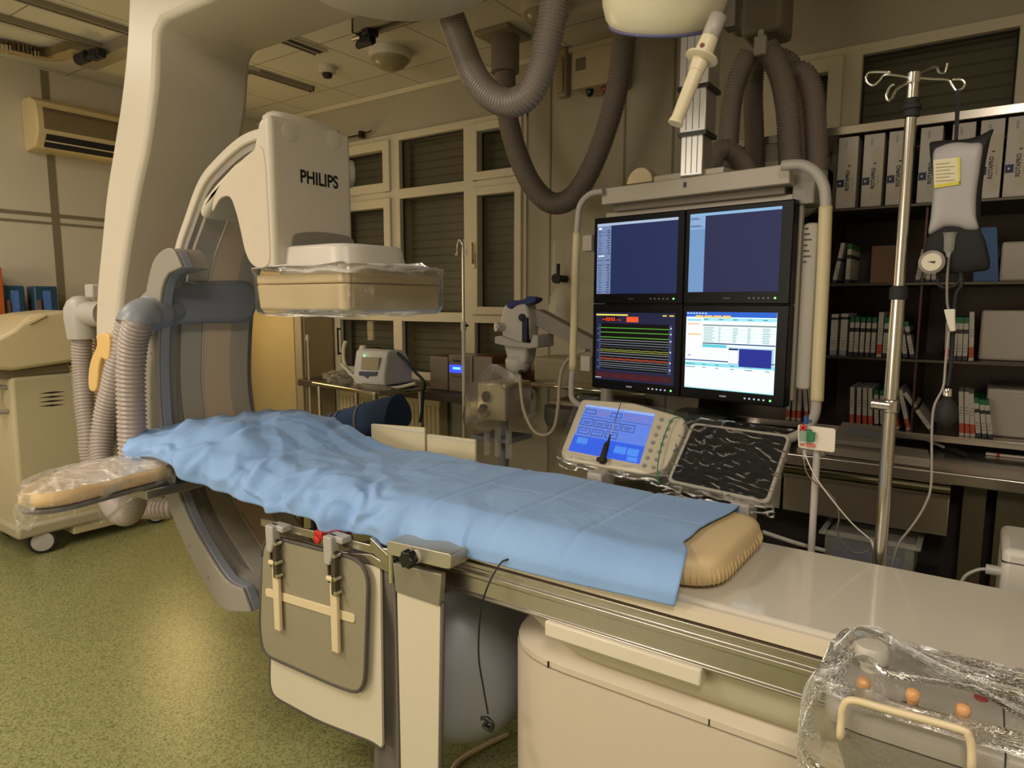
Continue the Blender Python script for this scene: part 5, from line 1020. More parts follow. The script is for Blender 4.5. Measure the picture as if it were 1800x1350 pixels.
m.grid(161, 26, ct2)
tag(obj('plastic_cover', m, PLC, smooth=180, fix=False), 'loose clear bag pulled over the control console at the lower right', 'plastic cover')
# white box past the table at the right edge
wb = thing('white_unit', 'white rounded box with a grey plug just past the tabletop at the right edge', 'box', (.17, 1.95, .6))
m = M(); a = W(1763, 964, Y=1.88); m.bb(a.x, a.x+.26, 1.88, 2.1, .62, a.z); obj('case', m, WHT, wb, bevel=.015, seg=3)
m = M(); m.bb(a.x-.0005, a.x+.2605, 1.879, 2.101, a.z-.032, a.z-.030); obj('seam', m, BLM, wb, smooth=0)
m = M(); p = W(1760, 1005, Y=1.9); m.cyl(p+V((.02, 0, 0)), p+V((-.03, 0, .0)), .012, 14); m.tube(spl([p+V((-.025, 0, 0)), p+V((-.045, 0, -.006)), p+V((-.07, 0, -.03)), p+V((-.08, 0, -.07))], 5), .004, 8); obj('plug', m, LGR, wb, smooth=60)
m = M(); m.cyl((a.x+.13, 1.99, 0.02), (a.x+.13, 1.99, .63), .025); m.lathe([(.2, 0), (.2, .015), (.03, .03)], (a.x+.13, 1.99, 0)); obj('stand', m, LGR, wb)
# ------------------------------------------------------------------ steel counter and shelving on the back wall
DST = mat('dark_steel', (84, 76, 68), .35, .7, var=.2, scale=3)
CST = mat('counter_steel', (196, 188, 178), .22, .9, var=.1, scale=4)
c0 = thing('steel_counter', 'long stainless steel worktop with drawers along the back wall', 'counter', (0, 3.2, 0))
m = M(); m.bb(-1.15, 1.7, 2.8, 3.68, .855, .9); obj('worktop', m, CST, c0, bevel=.006, seg=3)
m = M(); m.bb(-1.12, 1.65, 3.0, 3.66, .08, .854); obj('carcass', m, mat('dark_carcass', (40, 34, 30), .6), c0, smooth=0)
for k, (xa, xb) in enumerate(((-1.1, -.63), (-.62, W(1670, 870, Y=2.82).x))):
    m = M(); m.bb(xa, xb, 2.82, 3.0, .66, .82); dw = obj('drawer', m, CST, c0, bevel=.003)
    m = M(); m.prism([V((xa, y_, z_)) for y_, z_ in ((2.82, .822), (2.805, .822), (2.80, .835), (2.812, .848), (2.82, .848))], (xb-xa, 0, 0)); m.prism([V((xa, y_, z_)) for y_, z_ in ((2.82, .80), (2.808, .803), (2.808, .816), (2.82, .82))], (xb-xa, 0, 0)); obj('grip_strip', m, CHR, dw)
xe = W(1672, 900, Y=2.82).x
for xa, xb in ((xe+.03, xe+.10), (xe+.13, xe+.72), (xe+.73, 1.6)):
    m = M(); m.bb(xa, xb, 2.88, 3.0, .08, .85); obj('door', m, mat('olive_door', (74, 66, 46), .5), c0, bevel=.003)
m = M(); m.bb(-1.1, 1.65, 3.05, 3.1, 0, .08); obj('plinth', m, BLM, c0, smooth=0)
sh_ = thing('wall_shelving', 'dark steel wall shelving of four shelves above the steel worktop', 'shelving', (0, 3.4, .9))
yf, yk = 3.15, 3.66
SZ = [W(1567, 757, Y=yf).z, W(1460, 625, Y=yf).z, W(1463, 498, Y=yf).z, W(1470, 367, Y=yf).z]
for k, z_ in enumerate(SZ):
    m = M(); m.bb(-1.12, 1.6, yf, yk, z_-(.028 if k == 0 else .012), z_); obj('shelf', m, CST if k == 0 else DST, sh_, bevel=.002)
m = M(); m.bb(-1.12, 1.6, yk, yk+.02, SZ[0]-.03, SZ[3]+.31); obj('back_panel', m, mat('back_panel_brown', (70, 60, 54), .35, .5, var=.3, scale=2), sh_, smooth=0)
zr = W(1460, 230, Y=yf).z
m = M(); m.bb(-1.12, 1.6, yf, yf+.02, zr-.022, zr+.012); m.bb(-1.12, 1.6, yf+.02, yk, zr+.0, zr+.012); obj('top_rail', m, CST, sh_, bevel=.002)
for xx, zt_2 in ((W(1438, 600, Y=yf).x, SZ[3]), (W(1612, 600, Y=yf).x, SZ[3]), (.62, SZ[3]), (1.2, zr), (-1.11, zr)):
    m = M(); m.bb(xx-.004, xx+.004, yf+.03, yk, SZ[0], zt_2); obj('upright', m, mat('maroon_steel', (74, 50, 48), .35, .5), sh_, smooth=0)
m = M(); m.bb(-.62, 1.6, yf+.12, yf+.14, SZ[3]+.26, zr); 
# lever arch boxes, lettering on the spines
BXW = mat('binder_grey_white', (190, 184, 178), .5); NVB = mat('navy_label', (20, 34, 84), .5)
bw, bh = .074, .288
def binder(x, lab):
    b_ = thing('file_box', lab, 'file box', (x, yf+.15, SZ[3]+.001), 'white file boxes on the top shelf')
    m = M(); m.bb(x-bw/2, x+bw/2, yf+.012, yf+.29, SZ[3]+.001, SZ[3]+bh); obj('box', m, BXW, b_, bevel=.002)
    y_ = yf+.0112; z0 = SZ[3]
    m = M(); m.bb(x-bw/2+.002, x-.009, y_, y_+.001, z0+.088, z0+.118); nl = obj('navy_label', m, NVB, b_, smooth=0)
    m = M(); m.bb(x-bw/2+.01, x-bw/2+.016, y_-.0005, y_, z0+.100, z0+.107); obj('white_mark', m, WHT, nl, smooth=0)
    m = M(); m.bb(x-.004, x+bw/2-.003, y_, y_+.001, z0+.03, z0+.235); obj('spine_label', m, mat('spine_cream', (186, 178, 160), .5) if 'spine_cream' not in bpy.data.materials else bpy.data.materials['spine_cream'], b_, smooth=0)
    text('lettering', 'ROTAPRO', V((x+.010, y_-.0005, z0+.072)), (0, 0, 1), (-1, 0, 0), .0135, BLK, b_, width=.082, bold=.04)
    text('lettering', 'atherectomy', V((x+.024, y_-.0005, z0+.085)), (0, 0, 1), (-1, 0, 0), .006, GMK, b_, width=.04)
    text('lettering', 'REF', V((x-.004, y_-.0005, z0+.245)), (0, 0, 1), (-1, 0, 0), .008, GMK, b_, width=.028)
    m = M(); m.bb(x+.003, x+.013, y_-.0005, y_, z0+.168, z0+.174); obj('spine_mark', m, BLK, b_, smooth=0)
    return b_
pxs = [1488, 1533, 1577, 1633, 1689, 1739, 1787]
xs = [W(p, 300, Y=yf).x for p in pxs]+[.13, .22, .31]
names = ['leftmost white file box with navy tab on the top shelf', 'white file box second from the left on the top shelf', 'white file box left of the drip stand on the top shelf', 'white file box right of the drip stand on the top shelf', 'white file box behind the pressure bag on the top shelf', 'white file box right of the pressure bag on the top shelf', 'white file box at the right edge of the picture']
b0 = binder(xs[0], names[0])
for x, n_ in list(zip(xs, names))[1:]: dup(b0, (x, yf+.15, SZ[3]+.001), label=n_)
# slim device cartons
G_T, G_B = mat('carton_green_top', (20, 96, 56), .5), mat('carton_white', (178, 172, 164), .5); G_K = mat('carton_black_band', (34, 32, 36), .5); G_R = mat('carton_orange_end', (172, 66, 40), .5); G_D = mat('carton_dark_foot', (40, 44, 58), .5); G_P = mat('carton_blue_grey', (130, 140, 152), .5)
def carton(kind, h, w, lab, grp):
    m = M(); d = .24
    if kind == 'green': bands = [(0, .10, 4), (.10, .62, 1), (.62, .72, 2), (.72, .86, 1), (.86, 1, 0)]
    elif kind == 'orange': bands = [(0, .06, 1), (.06, .28, 3), (.28, 1, 1)]
    elif kind == 'pale': bands = [(0, .12, 5), (.12, .86, 1), (.86, .92, 2), (.92, 1, 1)]
    else: bands = [(0, .08, 4), (.08, .55, 1), (.55, .62, 2), (.62, 1, 1)]
    for a, c, i in bands:
        m.mi = i; z0, z1 = a*h, c*h
        m.add([(-w/2, 0, z0), (w/2, 0, z0), (w/2, d, z0), (-w/2, d, z0), (-w/2, 0, z1), (w/2, 0, z1), (w/2, d, z1), (-w/2, d, z1)], [(0, 1, 5, 4), (1, 2, 6, 5), (2, 3, 7, 6), (3, 0, 4, 7)]+([(4, 5, 6, 7)] if c == 1 else [])+([(3, 2, 1, 0)] if a == 0 else []))
    m.mi = 2
    zz = .2*h if kind != 'orange' else .5*h
    for k in range(3): m.add([(-w*.3, -.0004, zz+k*.012), (w*.3, -.0004, zz+k*.012), (w*.3, -.0004, zz+k*.012+.002), (-w*.3, -.0004, zz+k*.012+.002)], [(0, 1, 2, 3)])
    o_ = obj('device_carton', m, [G_T, G_B, G_K, G_R, G_D, G_P], base=(0, 0, 0), smooth=0, fix=True); return tag(o_, lab, 'carton', grp)
def row(si_, cols, grp, lab):
    """cols: (px at the foot, kind, height, width, lean)"""
    protos = {}
    for px, kind, h, w, lean in cols:
        z = SZ[si_]; p = W(px, {0: 745, 1: 618, 2: 492}[si_], Y=yf+.04)
        if (kind, h, w) not in protos:
            o_ = carton(kind, h, w, lab % {'green': 'green-topped', 'orange': 'orange-footed', 'pale': 'blue-footed', 'dark': 'black-banded'}[kind], grp); protos[(kind, h, w)] = o_
        else: o_ = protos[(kind, h, w)].copy(); COL.objects.link(o_)
        lift = (w/2)*abs(math.sin(lean)); o_.location = (p.x, yf+.04, z+lift+.0005); o_.rotation_euler = (0, lean, 0)
row(1, [(1464, 'pale', .175, .026, 0), (1481, 'pale', .178, .026, 0), (1495, 'green', .165, .0155, 0), (1504, 'green', .165, .0155, 0), (1514, 'green', .163, .0155, 0), (1524, 'green', .163, .0155, 0), (1534, 'green', .163, .0155, 0), (1545, 'orange', .185, .018, 0), (1555, 'green', .163, .0155, 0), (1564, 'green', .163, .0155, 0), (1580, 'green', .16, .0155, -.06), (1592, 'green', .155, .0155, -.16), (1605, 'green', .15, .0155, -.22)], 'cartons on the middle shelf left of the infusion bag', 'slim %s carton on the middle shelf left of the infusion bag')
row(1, [(1665, 'orange', .15, .0155, -.03), (1677, 'green', .168, .0155, 0), (1687, 'green', .168, .0155, -.02), (1697, 'green', .168, .0155, -.03), (1708, 'orange', .19, .0155, -.05)], 'cartons on the middle shelf right of the infusion line', 'slim %s carton on the middle shelf right of the infusion line')
row(0, [(1497, 'orange', .165, .0155, -.04), (1509, 'orange', .165, .0155, -.04), (1520, 'orange', .165, .0155, -.05), (1530, 'orange', .165, .0155, -.06), (1541, 'green', .160, .0155, -.07), (1552, 'green', .158, .0155, -.08), (1565, 'green', .158, .0155, -.10), (1577, 'orange', .17, .0155, -.2), (1598, 'orange', .17, .0155, -.25), (1640, 'dark', .185, .0155, -.62)], 'cartons on the lowest shelf left of the squeeze bulb', 'slim %s carton on the lowest shelf left of the squeeze bulb')
row(0, [(1692, 'orange', .175, .0155, -.08), (1702, 'orange', .175, .0155, -.08), (1712, 'orange', .17, .0155, -.10), (1722, 'green', .155, .0155, -.12), (1733, 'green', .150, .0155, -.14), (1744, 'green', .150, .0155, -.17)], 'cartons on the lowest shelf right of the squeeze bulb', 'slim %s carton on the lowest shelf right of the squeeze bulb')
row(0, [(1384, 'orange', .15, .0155, 0), (1394, 'orange', .15, .0155, 0), (1403, 'orange', .15, .0155, 0), (1418, 'orange', .15, .0155, -.12), (1428, 'orange', .15, .0155, -.14)], 'cartons on the lowest shelf seen between the monitors and the right handle', 'slim %s carton on the lowest shelf behind the right monitor handle')
row(2, [(1466, 'dark', .17, .0155, .16), (1489, 'green', .165, .0155, .02)], 'cartons on the upper middle shelf beside the right handle', 'slim %s carton on the upper middle shelf beside the right handle')
row(2, [(1612, 'dark', .13, .0155, .12), (1621, 'green', .175, .0155, .06), (1631, 'dark', .14, .0155, 0), (1641, 'dark', .13, .0155, 0)], 'cartons on the upper middle shelf behind the gauge', 'slim %s carton on the upper middle shelf behind the gauge')
m = M(); a, c = W(1538, 435, Y=3.6), W(1588, 492, Y=3.6); m.bb(a.x, c.x, 3.5, 3.62, SZ[2]+.001, a.z); tag(obj('brown_carton', m, mat('kraft_brown', (150, 116, 84), .6), bevel=.002), 'plain brown carton deep on the upper middle shelf', 'carton')
m = M(); a, c = W(1718, 400, Y=yf+.1), W(1756, 492, Y=yf+.1); m.prism([V((a.x, yf+.1, SZ[2]+.001)), V((c.x, yf+.1, SZ[2]+.001)), V((c.x-.02, yf+.1, a.z)), V((a.x-.01, yf+.1, a.z))], (0, .2, 0)); tag(obj('blue_box', m, mat('mid_blue_card', (40, 84, 140), .5), bevel=.002), 'blue leaning box on the upper middle shelf behind the bag', 'box')
for k, (px0, px1, py, si_) in enumerate(((1762, 1830, 425, 2), (1726, 1830, 545, 1), (1736, 1830, 682, 0))):
    a, c = W(px0, py, Y=yf+.1), W(px1, py, Y=yf+.1); m = M(); m.bb(a.x, c.x, yf+.1, yf+.4, SZ[si_]+.001, a.z)
    tag(obj('pale_bin', m, mat('milky_bin', (170, 162, 150), .35), bevel=.01, seg=3), ('pale grey bin at the right end of the upper middle shelf', 'pale grey bin at the right end of the middle shelf', 'pale grey bin at the right end of the lowest shelf')[k], 'bin', 'pale bins at the right end of the shelves')
m = M(); a = W(1450, 290, Y=yf+.05); m.bb(a.x-.035, a.x+.0, yf+.05, yf+.25, SZ[3]+.001, a.z+.0); tag(obj('dark_folder', m, mat('dark_teal_folder', (34, 48, 54), .5), bevel=.002), 'dark folder left of the white file boxes on the top shelf', 'folder')
# things on the worktop
rc = thing('card_reader', 'low pale grey bench device on the worktop behind the white plate', 'device', W(1490, 780, Z=.9))
a = W(1448, 800, Z=.9); m = M(); 
m.prism([V((a.x, a.y, .901)), V((a.x+.36, a.y-.02, .901)), V((a.x+.34, a.y+.16, .901)), V((a.x+.02, a.y+.2, .901))], (0, 0, .035)); obj('base', m, mat('bench_device_grey', (150, 144, 134), .45), rc, bevel=.006)
m = M(); m.prism([V((a.x+.02, a.y+.05, .937)), V((a.x+.20, a.y+.05, .937)), V((a.x+.22, a.y+.19, .985)), V((a.x+.03, a.y+.19, .99))], (0, 0, .02)); obj('lid', m, bpy.data.materials['bench_device_grey'], rc, bevel=.004)
m = M(); m.prism([V((a.x+.05, a.y+.09, .974)), V((a.x+.17, a.y+.09, .974)), V((a.x+.18, a.y+.15, .995)), V((a.x+.06, a.y+.15, .997))], (0, 0, .002)); obj('window', m, DGR, rc, smooth=0)
pk = thing('cable_with_plug', 'grey cable with black plug lying on the worktop', 'cable', W(1650, 785, Z=.92)); obj('cord', M().tube(spl([W(x_, y_, Z=z_) for x_, y_, z_ in ((1560, 753, .96), (1600, 762, .955), (1640, 778, .93), (1664, 788, .915))], 6), .006, 8), LGR, pk, smooth=180)
obj('plug', M().tube([W(1662, 787, Z=.916), W(1680, 793, Z=.913), W(1697, 800, Z=.911)], [.008, .013, .009], 12), BLM, pk, smooth=60)
a = W(1738, 797, Z=.905); m = M(); m.box((a.x+.09, a.y-.01, .906), (.2, .02, .01)); m.mi = 1; m.box((a.x+.03, a.y-.01, .9065), (.012, .021, .011)); tag(obj('marker_strip', m, [mat('strip_white', (200, 192, 180), .4), mat('strip_red', (170, 60, 50), .4)], bevel=.002), 'thin white strip with a red mark lying at the right of the worktop', 'strip')
tb_ = thing('storage_tub', 'clear plastic tub with blue items under the worktop behind the drip stand', 'tub', W(1530, 985, Y=2.7))
a, c = W(1438, 945, Y=2.72), W(1618, 975, Y=2.72)
zt2 = c.z+.02; m = M(); m.bb(a.x, c.x, 2.72, 2.76, zt2-.012, zt2); m.bb(a.x, a.x+.02, 2.72, 2.98, zt2-.012, zt2); m.bb(c.x-.02, c.x, 2.72, 2.98, zt2-.012, zt2); m.bb(a.x, c.x, 2.95, 2.98, zt2-.012, zt2); obj('rim', m, CLR, tb_, bevel=.004)
m = M(); m.bb(a.x+.02, c.x-.02, 2.735, 2.965, zt2-.14, zt2-.014); obj('tub_body', m, CLR, tb_, bevel=.01)
m = M(); m.bb(a.x+.04, c.x-.06, 2.76, 2.94, zt2-.13, zt2-.06); obj('contents', m, BLU, tb_, bevel=.01)
m = M(); m.bb(a.x-.1, c.x+.05, 2.6, 2.99, zt2-.16, zt2-.142); [m.cyl((x_, y_, 0), (x_, y_, zt2-.15), .012, 10) for x_ in (a.x-.08, c.x+.03) for y_ in (2.62, 2.97)]; tag(obj('low_stand', m, mat('dark_stand', (40, 38, 38), .5)), 'low dark stand under the clear tub', 'stand')
m = M(); m.bb(-1.15, -.9, 2.95, 3.1, .901, 1.0); m.bb(-.85, -.62, 2.95, 3.05, .901, .955); 
tag(obj('dark_case', m, mat('dark_green_case', (30, 44, 40), .5), bevel=.01), 'dark greenish case on the worktop below the monitors', 'case')
# ------------------------------------------------------------------ equipment by the window
tr = thing('instrument_trolley', 'steel trolley by the window carrying the ventilator', 'trolley', (-3.4, 3.1, 0))
T_ = [V((-3.74, 2.97, .93)), V((-2.97, 2.83, .93)), V((-2.86, 3.22, .93)), V((-3.62, 3.27, .93))]
obj('top', M().prism(rnd(T_, .03, 3), (0, 0, .025)), PST, tr, bevel=.006)
for p in ((-3.68, 3.0), (-3.02, 2.88), (-2.92, 3.18), (-3.56, 3.22)):
    obj('leg', M().cyl((p[0], p[1], .06), (p[0], p[1], .93), .018, 14), STL, tr); m = M(); m.cyl((p[0]-.012, p[1], .035), (p[0]+.012, p[1], .035), .035, 18); obj('castor', m, BLM, tr)
m = M(); m.prism([V((p.x*.96-.13, p.y*.96+.12, .35)) for p in T_], (0, 0, .02)); obj('lower_shelf', m, STL, tr)
# ventilator
vt = W(664, 676, Y=2.98); vz = .956
ve = thing('ventilator', 'white portable ventilator with small screen and dark blue base on the trolley', 'ventilator', (vt.x, 3.02, vz))
vx0, vx1 = W(623, 660, Y=2.94).x, W(678, 660, Y=2.94).x; vzt = W(650, 614, Y=2.95).z
pf = [(2.93, vz+.02), (2.925, vz+.08), (2.955, vzt-.015), (2.98, vzt), (3.12, vzt-.01), (3.18, vz+.12), (3.18, vz+.02)]
VW = mat('ventilator_white', (206, 206, 206), .35)
obj('body', M().prism([V((vx0, y_, z_)) for y_, z_ in pf], (vx1-vx0, 0, 0)), VW, ve, bevel=.025, seg=4, smooth=60)
m = M(); m.bb(vx0-.006, vx1+.02, 2.93, 3.19, vz, vz+.03); obj('base', m, mat('navy_base', (28, 40, 88), .4), ve, bevel=.008)
sc4 = [W(a_, b_, Y=2.925+.0) for a_, b_ in ((636, 628), (666, 629), (664, 650), (634, 649))]
m = M(); m.prism([p+V((0, .0, 0)) for p in sc4], (0, .02, 0)); obj('screen', m, mat('dim_screen', (170, 158, 136), .25), ve, smooth=0)
m = M(); m.prism([W(a_, b_, Y=2.919) for a_, b_ in ((631, 653), (662, 654), (661, 661), (648, 661), (645, 665), (640, 661), (631, 660))], (0, .02, 0)); obj('control_bar', m, mat('slate_bar', (70, 84, 110), .4), ve)
m = M(); p = W(641, 625, Y=2.935); m.cyl(p+V((0, -.006, 0)), p, .006, 12); obj('green_light', m, em((120, 255, 170), 2.0), ve)
m = M(); p = W(638, 613, Y=2.98); m.lathe([(.02, -.02), (.024, 0), (.02, .02), (.001, .024)], p); obj('filter', m, WHT, ve)
m = M(); p = W(700, 660, Y=3.05); m.lathe([(.001, -.01), (.03, 0), (.03, .03), (.02, .05), (.001, .052)], p+V((-.03, 0, -.02)), (0, 0, 1)); obj('connector', m, mat('brown_connector', (92, 60, 44), .5), ve)
gh = spl([W(a_, b_, Y=y_) for a_, b_, y_ in ((672, 612, 3.05), (690, 615, 3.05), (712, 632, 3.05), (728, 652, 3.05), (746, 672, 3.05), (744, 690, 3.08), (742, 720, 3.1), (738, 742, 3.1))], 6)
tag(obj('breathing_hose', M().tube(gh, .010, 10, rib=.1), mat('dark_green_hose', (22, 46, 36), .5), smooth=180), 'dark green hose running from the ventilator over the trolley edge', 'hose')
bgm = M()
def crump(c, sx, sy, sz, seed, n=24):
    def f(u, v):
        a, b_ = u*6.28318, (v-.5)*math.pi; d = V((math.cos(a)*math.cos(b_), math.sin(a)*math.cos(b_), math.sin(b_)))
        r_ = 1+.45*noise.noise(d*2.2+V((seed, 0, 0)))+.2*noise.noise(d*6+V((seed, 3, 0))); z_ = c.z+d.z*sz*r_
        return V((c.x+d.x*sx*r_, c.y+d.y*sy*r_, max(z_, c.z-sz*.8)))
    return f
m = M(); p = W(585, 668, Y=3.0); m.grid(40, 24, crump(V((p.x+.02, 3.06, .99)), .12, .09, .045, 1)); p = W(655, 682, Y=2.9); m.grid(40, 24, crump(V((p.x, 2.905, .972)), .17, .035, .018, 4))
tag(obj('plastic_packaging', m, plastic('milky_bag', (230, 222, 200), .3, 16, 1.0), smooth=180, fix=False), 'crumpled clear packaging heaped on the trolley beside the ventilator', 'packaging')
m = M(); m.tube(spl([W(a_, b_, Y=2.95) for a_, b_ in ((618, 660), (606, 640), (604, 615), (608, 600))], 5), .012, 10); m.tube(spl([W(a_, b_, Y=2.93) for a_, b_ in ((600, 640), (620, 660), (640, 678), (690, 682), (730, 674))], 6), .011, 10, rib=.1)
tag(obj('clear_tubing', m, mat('milky_tubing', (206, 200, 180), .3), smooth=180), 'milky breathing tube lying in front of the ventilator', 'tube')
rd = thing('radiator', 'cream panel radiator under the window sill behind the trolley', 'radiator', (-3.6, 3.62, .2))
m = M(); m.bb(-4.15, -3.1, 3.57, 3.66, .18, .82); obj('panel', m, mat('radiator_cream', (196, 182, 140), .45), rd, bevel=.01)
m = M(); 
for k in range(26): x_ = -4.12+k*.04; m.bb(x_, x_+.02, 3.562, 3.572, .22, .76)
obj('ribs', m, bpy.data.materials['radiator_cream'], rd, bevel=.003)
# hi-fi
zs_ = wz0-.015
hf = thing('stereo_set', 'compact silver stereo with blue lit display on the window sill', 'stereo', (-2.8, 3.5, zs_))
x0, x1 = W(789, 660, Y=3.42).x, W(830, 660, Y=3.42).x; zt_ = W(800, 624, Y=3.42).z
m = M(); m.bb(x0, x1, 3.42, 3.62, zs_+.001, zt_); ctr = obj('main_unit', m, mat('silver_plastic', (150, 144, 136), .35, .3), hf, bevel=.004)
m = M(); a, c = W(790, 641, Y=3.415), W(813, 656, Y=3.415); m.bb(a.x, c.x, 3.416, 3.421, c.z, a.z); obj('blue_display', m, em((50, 70, 255), 1.6), hf, smooth=0)
m = M(); a, c = W(796, 645, Y=3.414), W(809, 650, Y=3.414); m.bb(a.x, c.x, 3.4145, 3.4155, c.z, a.z); obj('display_figures', m, em((110, 190, 255), 1.6), hf, smooth=0)
m = M(); a, c = W(793, 661, Y=3.415), W(822, 663, Y=3.415); m.bb(a.x, c.x, 3.416, 3.421, c.z, a.z); a, c = W(796, 633, Y=3.415), W(808, 636, Y=3.415); m.bb(a.x, c.x, 3.416, 3.421, c.z, a.z); obj('disc_slot', m, BLM, hf, smooth=0)
SPK = mat('speaker_grille', (140, 132, 122), .5, .2)
for k, (pa, pb2) in enumerate(((756, 787), (832, 864))):
    x0, x1 = W(pa, 660, Y=3.42).x, W(pb2, 660, Y=3.42).x; zt_ = W(pa+10, 626, Y=3.42).z
    s_ = thing('loudspeaker', ('left wooden loudspeaker with grey front beside the stereo', 'right wooden loudspeaker with grey front beside the stereo')[k], 'loudspeaker', ((x0+x1)/2, 3.5, zs_), 'stereo speakers on the sill')
    m = M(); m.bb(x0, x1, 3.435, 3.62, zs_+.001, zt_); obj('cabinet', m, WOOD, s_, bevel=.003)
    m = M(); m.bb(x0, x1, 3.42, 3.434, zs_+.001, zt_-.002); obj('grille', m, SPK, s_, bevel=.005)
m = M(); a, c = W(868, 640, Y=3.4), W(902, 680, Y=3.4); m.bb(a.x, c.x, 3.4, 3.6, zs_+.001, a.z); tag(obj('brown_box', m, mat('reddish_box', (92, 50, 32), .5), bevel=.003), 'reddish brown box at the right end of the window sill', 'box')
m = M(); a = W(638, 615, Y=3.5); m.bb(a.x-.06, a.x+.1, 3.5, 3.6, zs_+.001, a.z+.02); tag(obj('maroon_case', m, mat('maroon_case', (66, 28, 30), .5), bevel=.006), 'dark maroon case on the sill behind the ventilator', 'case')
m = M(); p = W(543, 650, Y=3.3); m.cyl((p.x, 3.3, 0), (p.x, 3.3, W(543, 600, Y=3.3).z), .008); m.lathe([(.015, 0), (.018, .02), (.012, .05), (.001, .052)], V((p.x, 3.3, W(543, 600, Y=3.3).z))); m.lathe([(.16, 0), (.16, .01), (.01, .02)], (p.x, 3.3, 0)); tag(obj('white_rod_stand', m, LGR, smooth=50), 'thin white rod on a foot in front of the tall cabinet', 'stand')
# thin drip stand
tx = W(815, 600, Y=3.0).x
iv2 = thing('drip_stand', 'thin white and chrome drip stand in front of the window', 'IV pole', (tx, 3.0, 0))
zj = W(815, 572, Y=3.0).z; obj('upper_tube', M().cyl((tx, 3.0, zj), (tx, 3.0, W(816, 432, Y=3.0).z), .0075, 12), PST, iv2); obj('lower_tube', M().cyl((tx, 3.0, .06), (tx, 3.0, zj), .011, 12), mat('enamel_white_tube', (196, 190, 176), .4), iv2)
m = M(); m.cyl((tx, 3.0, zj-.03), (tx, 3.0, zj+.02), .016, 14); m.mi = 1; m.cyl((tx, 3.0, zj), (tx+.03, 3.0, zj), .008, 10); obj('height_clamp', m, [bpy.data.materials['enamel_white_tube'], BLK], iv2)
for sx in (-1, 1):
    z_ = W(816, 432, Y=3.0).z; obj('hook', M().tube(spl([V((tx, 3.0, z_)), V((tx+sx*.02, 3.0-.01, z_+.035)), V((tx+sx*.035, 2.99, z_-.01)), V((tx+sx*.03, 2.985, z_-.05)), V((tx+sx*.045, 2.98, z_-.04))], 5), .003, 8), CHR, iv2, smooth=180)
m = M(); [m.tube([V((tx, 3.0, .07)), V((tx+.13*math.cos(a_), 3.0+.13*math.sin(a_), .04))], .012, 10) for a_ in [k*6.28318/5 for k in range(5)]]; obj('star_base', m, STL, iv2)
# dialled device under film on a stand
dx0, dx1 = W(842, 710, Y=2.85).x, W(882, 710, Y=2.85).x
dv = thing('suction_unit', 'beige device with two round dials on a stand beneath clear film', 'medical device', ((dx0+dx1)/2, 2.95, .6))
zt_, zb_ = W(860, 674, Y=2.85).z, W(860, 738, Y=2.85).z
m = M(); m.bb(dx0-.01, dx1+.02, 2.85, 3.1, zb_, zt_); obj('case', m, mat('dim_beige_case', (206, 194, 162), .45), dv, bevel=.008)
for px, py, r_ in ((857, 697, .03), (852, 721, .034)):
    p = W(px, py, Y=2.845); m = M(); m.lathe([(r_, -.01), (r_, .006), (r_*.9, .012), (.001, .013)], p, (0, -1, 0)); dl = obj('dial', m, CRM, dv); m = M(); m.lathe([(r_*1.02, .0), (r_*1.08, .008), (r_*.98, .014)], p, (0, -1, 0)); obj('dial_rim', m, CHR, dl)
m = M(); xm = (dx0+dx1)/2; m.cyl((xm, 2.97, .05), (xm, 2.97, zb_), .03); m.lathe([(.11, 0), (.11, .02), (.05, .05)], (xm, 2.97, 0)); m.bb(xm-.14, xm+.12, 2.86, 3.08, zb_-.12, zb_-.1); obj('stand', m, DGR, dv, bevel=.003)
m = M(); 
for k in range(3): m.cyl((xm-.02+.07*k, 2.85, zb_-.19), (xm-.02+.07*k, 2.85, zb_-.04), .018, 14)
obj('canisters', m, CLR, dv)
fb_ = plan(dx0-.09, dx1+.06, 2.80, 3.14, .05, 0)
ft_ = [V((xm-.02+.02*math.cos(k*6.28/len(fb_)), 2.95+.02*math.sin(k*6.28/len(fb_)), 0)) for k in range(len(fb_))]
zap = W(830, 640, Y=2.9).z
def tent(u, v):
    n_ = len(fb_); t_ = u*n_; k = int(t_) % n_; a = fb_[k].lerp(fb_[(k+1) % n_], t_-int(t_)); c_ = V((xm-.06, 2.95, 0)); w_ = .0 if v < .5 else ((v-.5)*2)**1.4
    b_ = a.lerp(c_, w_*.9)+(a-c_).normalized()*.02*noise.noise(V((a.x*14, a.y*14, v*3))); return V((b_.x, b_.y, zb_-.05+(zap-zb_+.05)*v))
tag(obj('plastic_cover', M().grid(81, 20, tent), plastic('dim_film', op=.1, cs=10), smooth=180, fix=False), 'clear film draped like a tent over the dialled device', 'plastic cover')
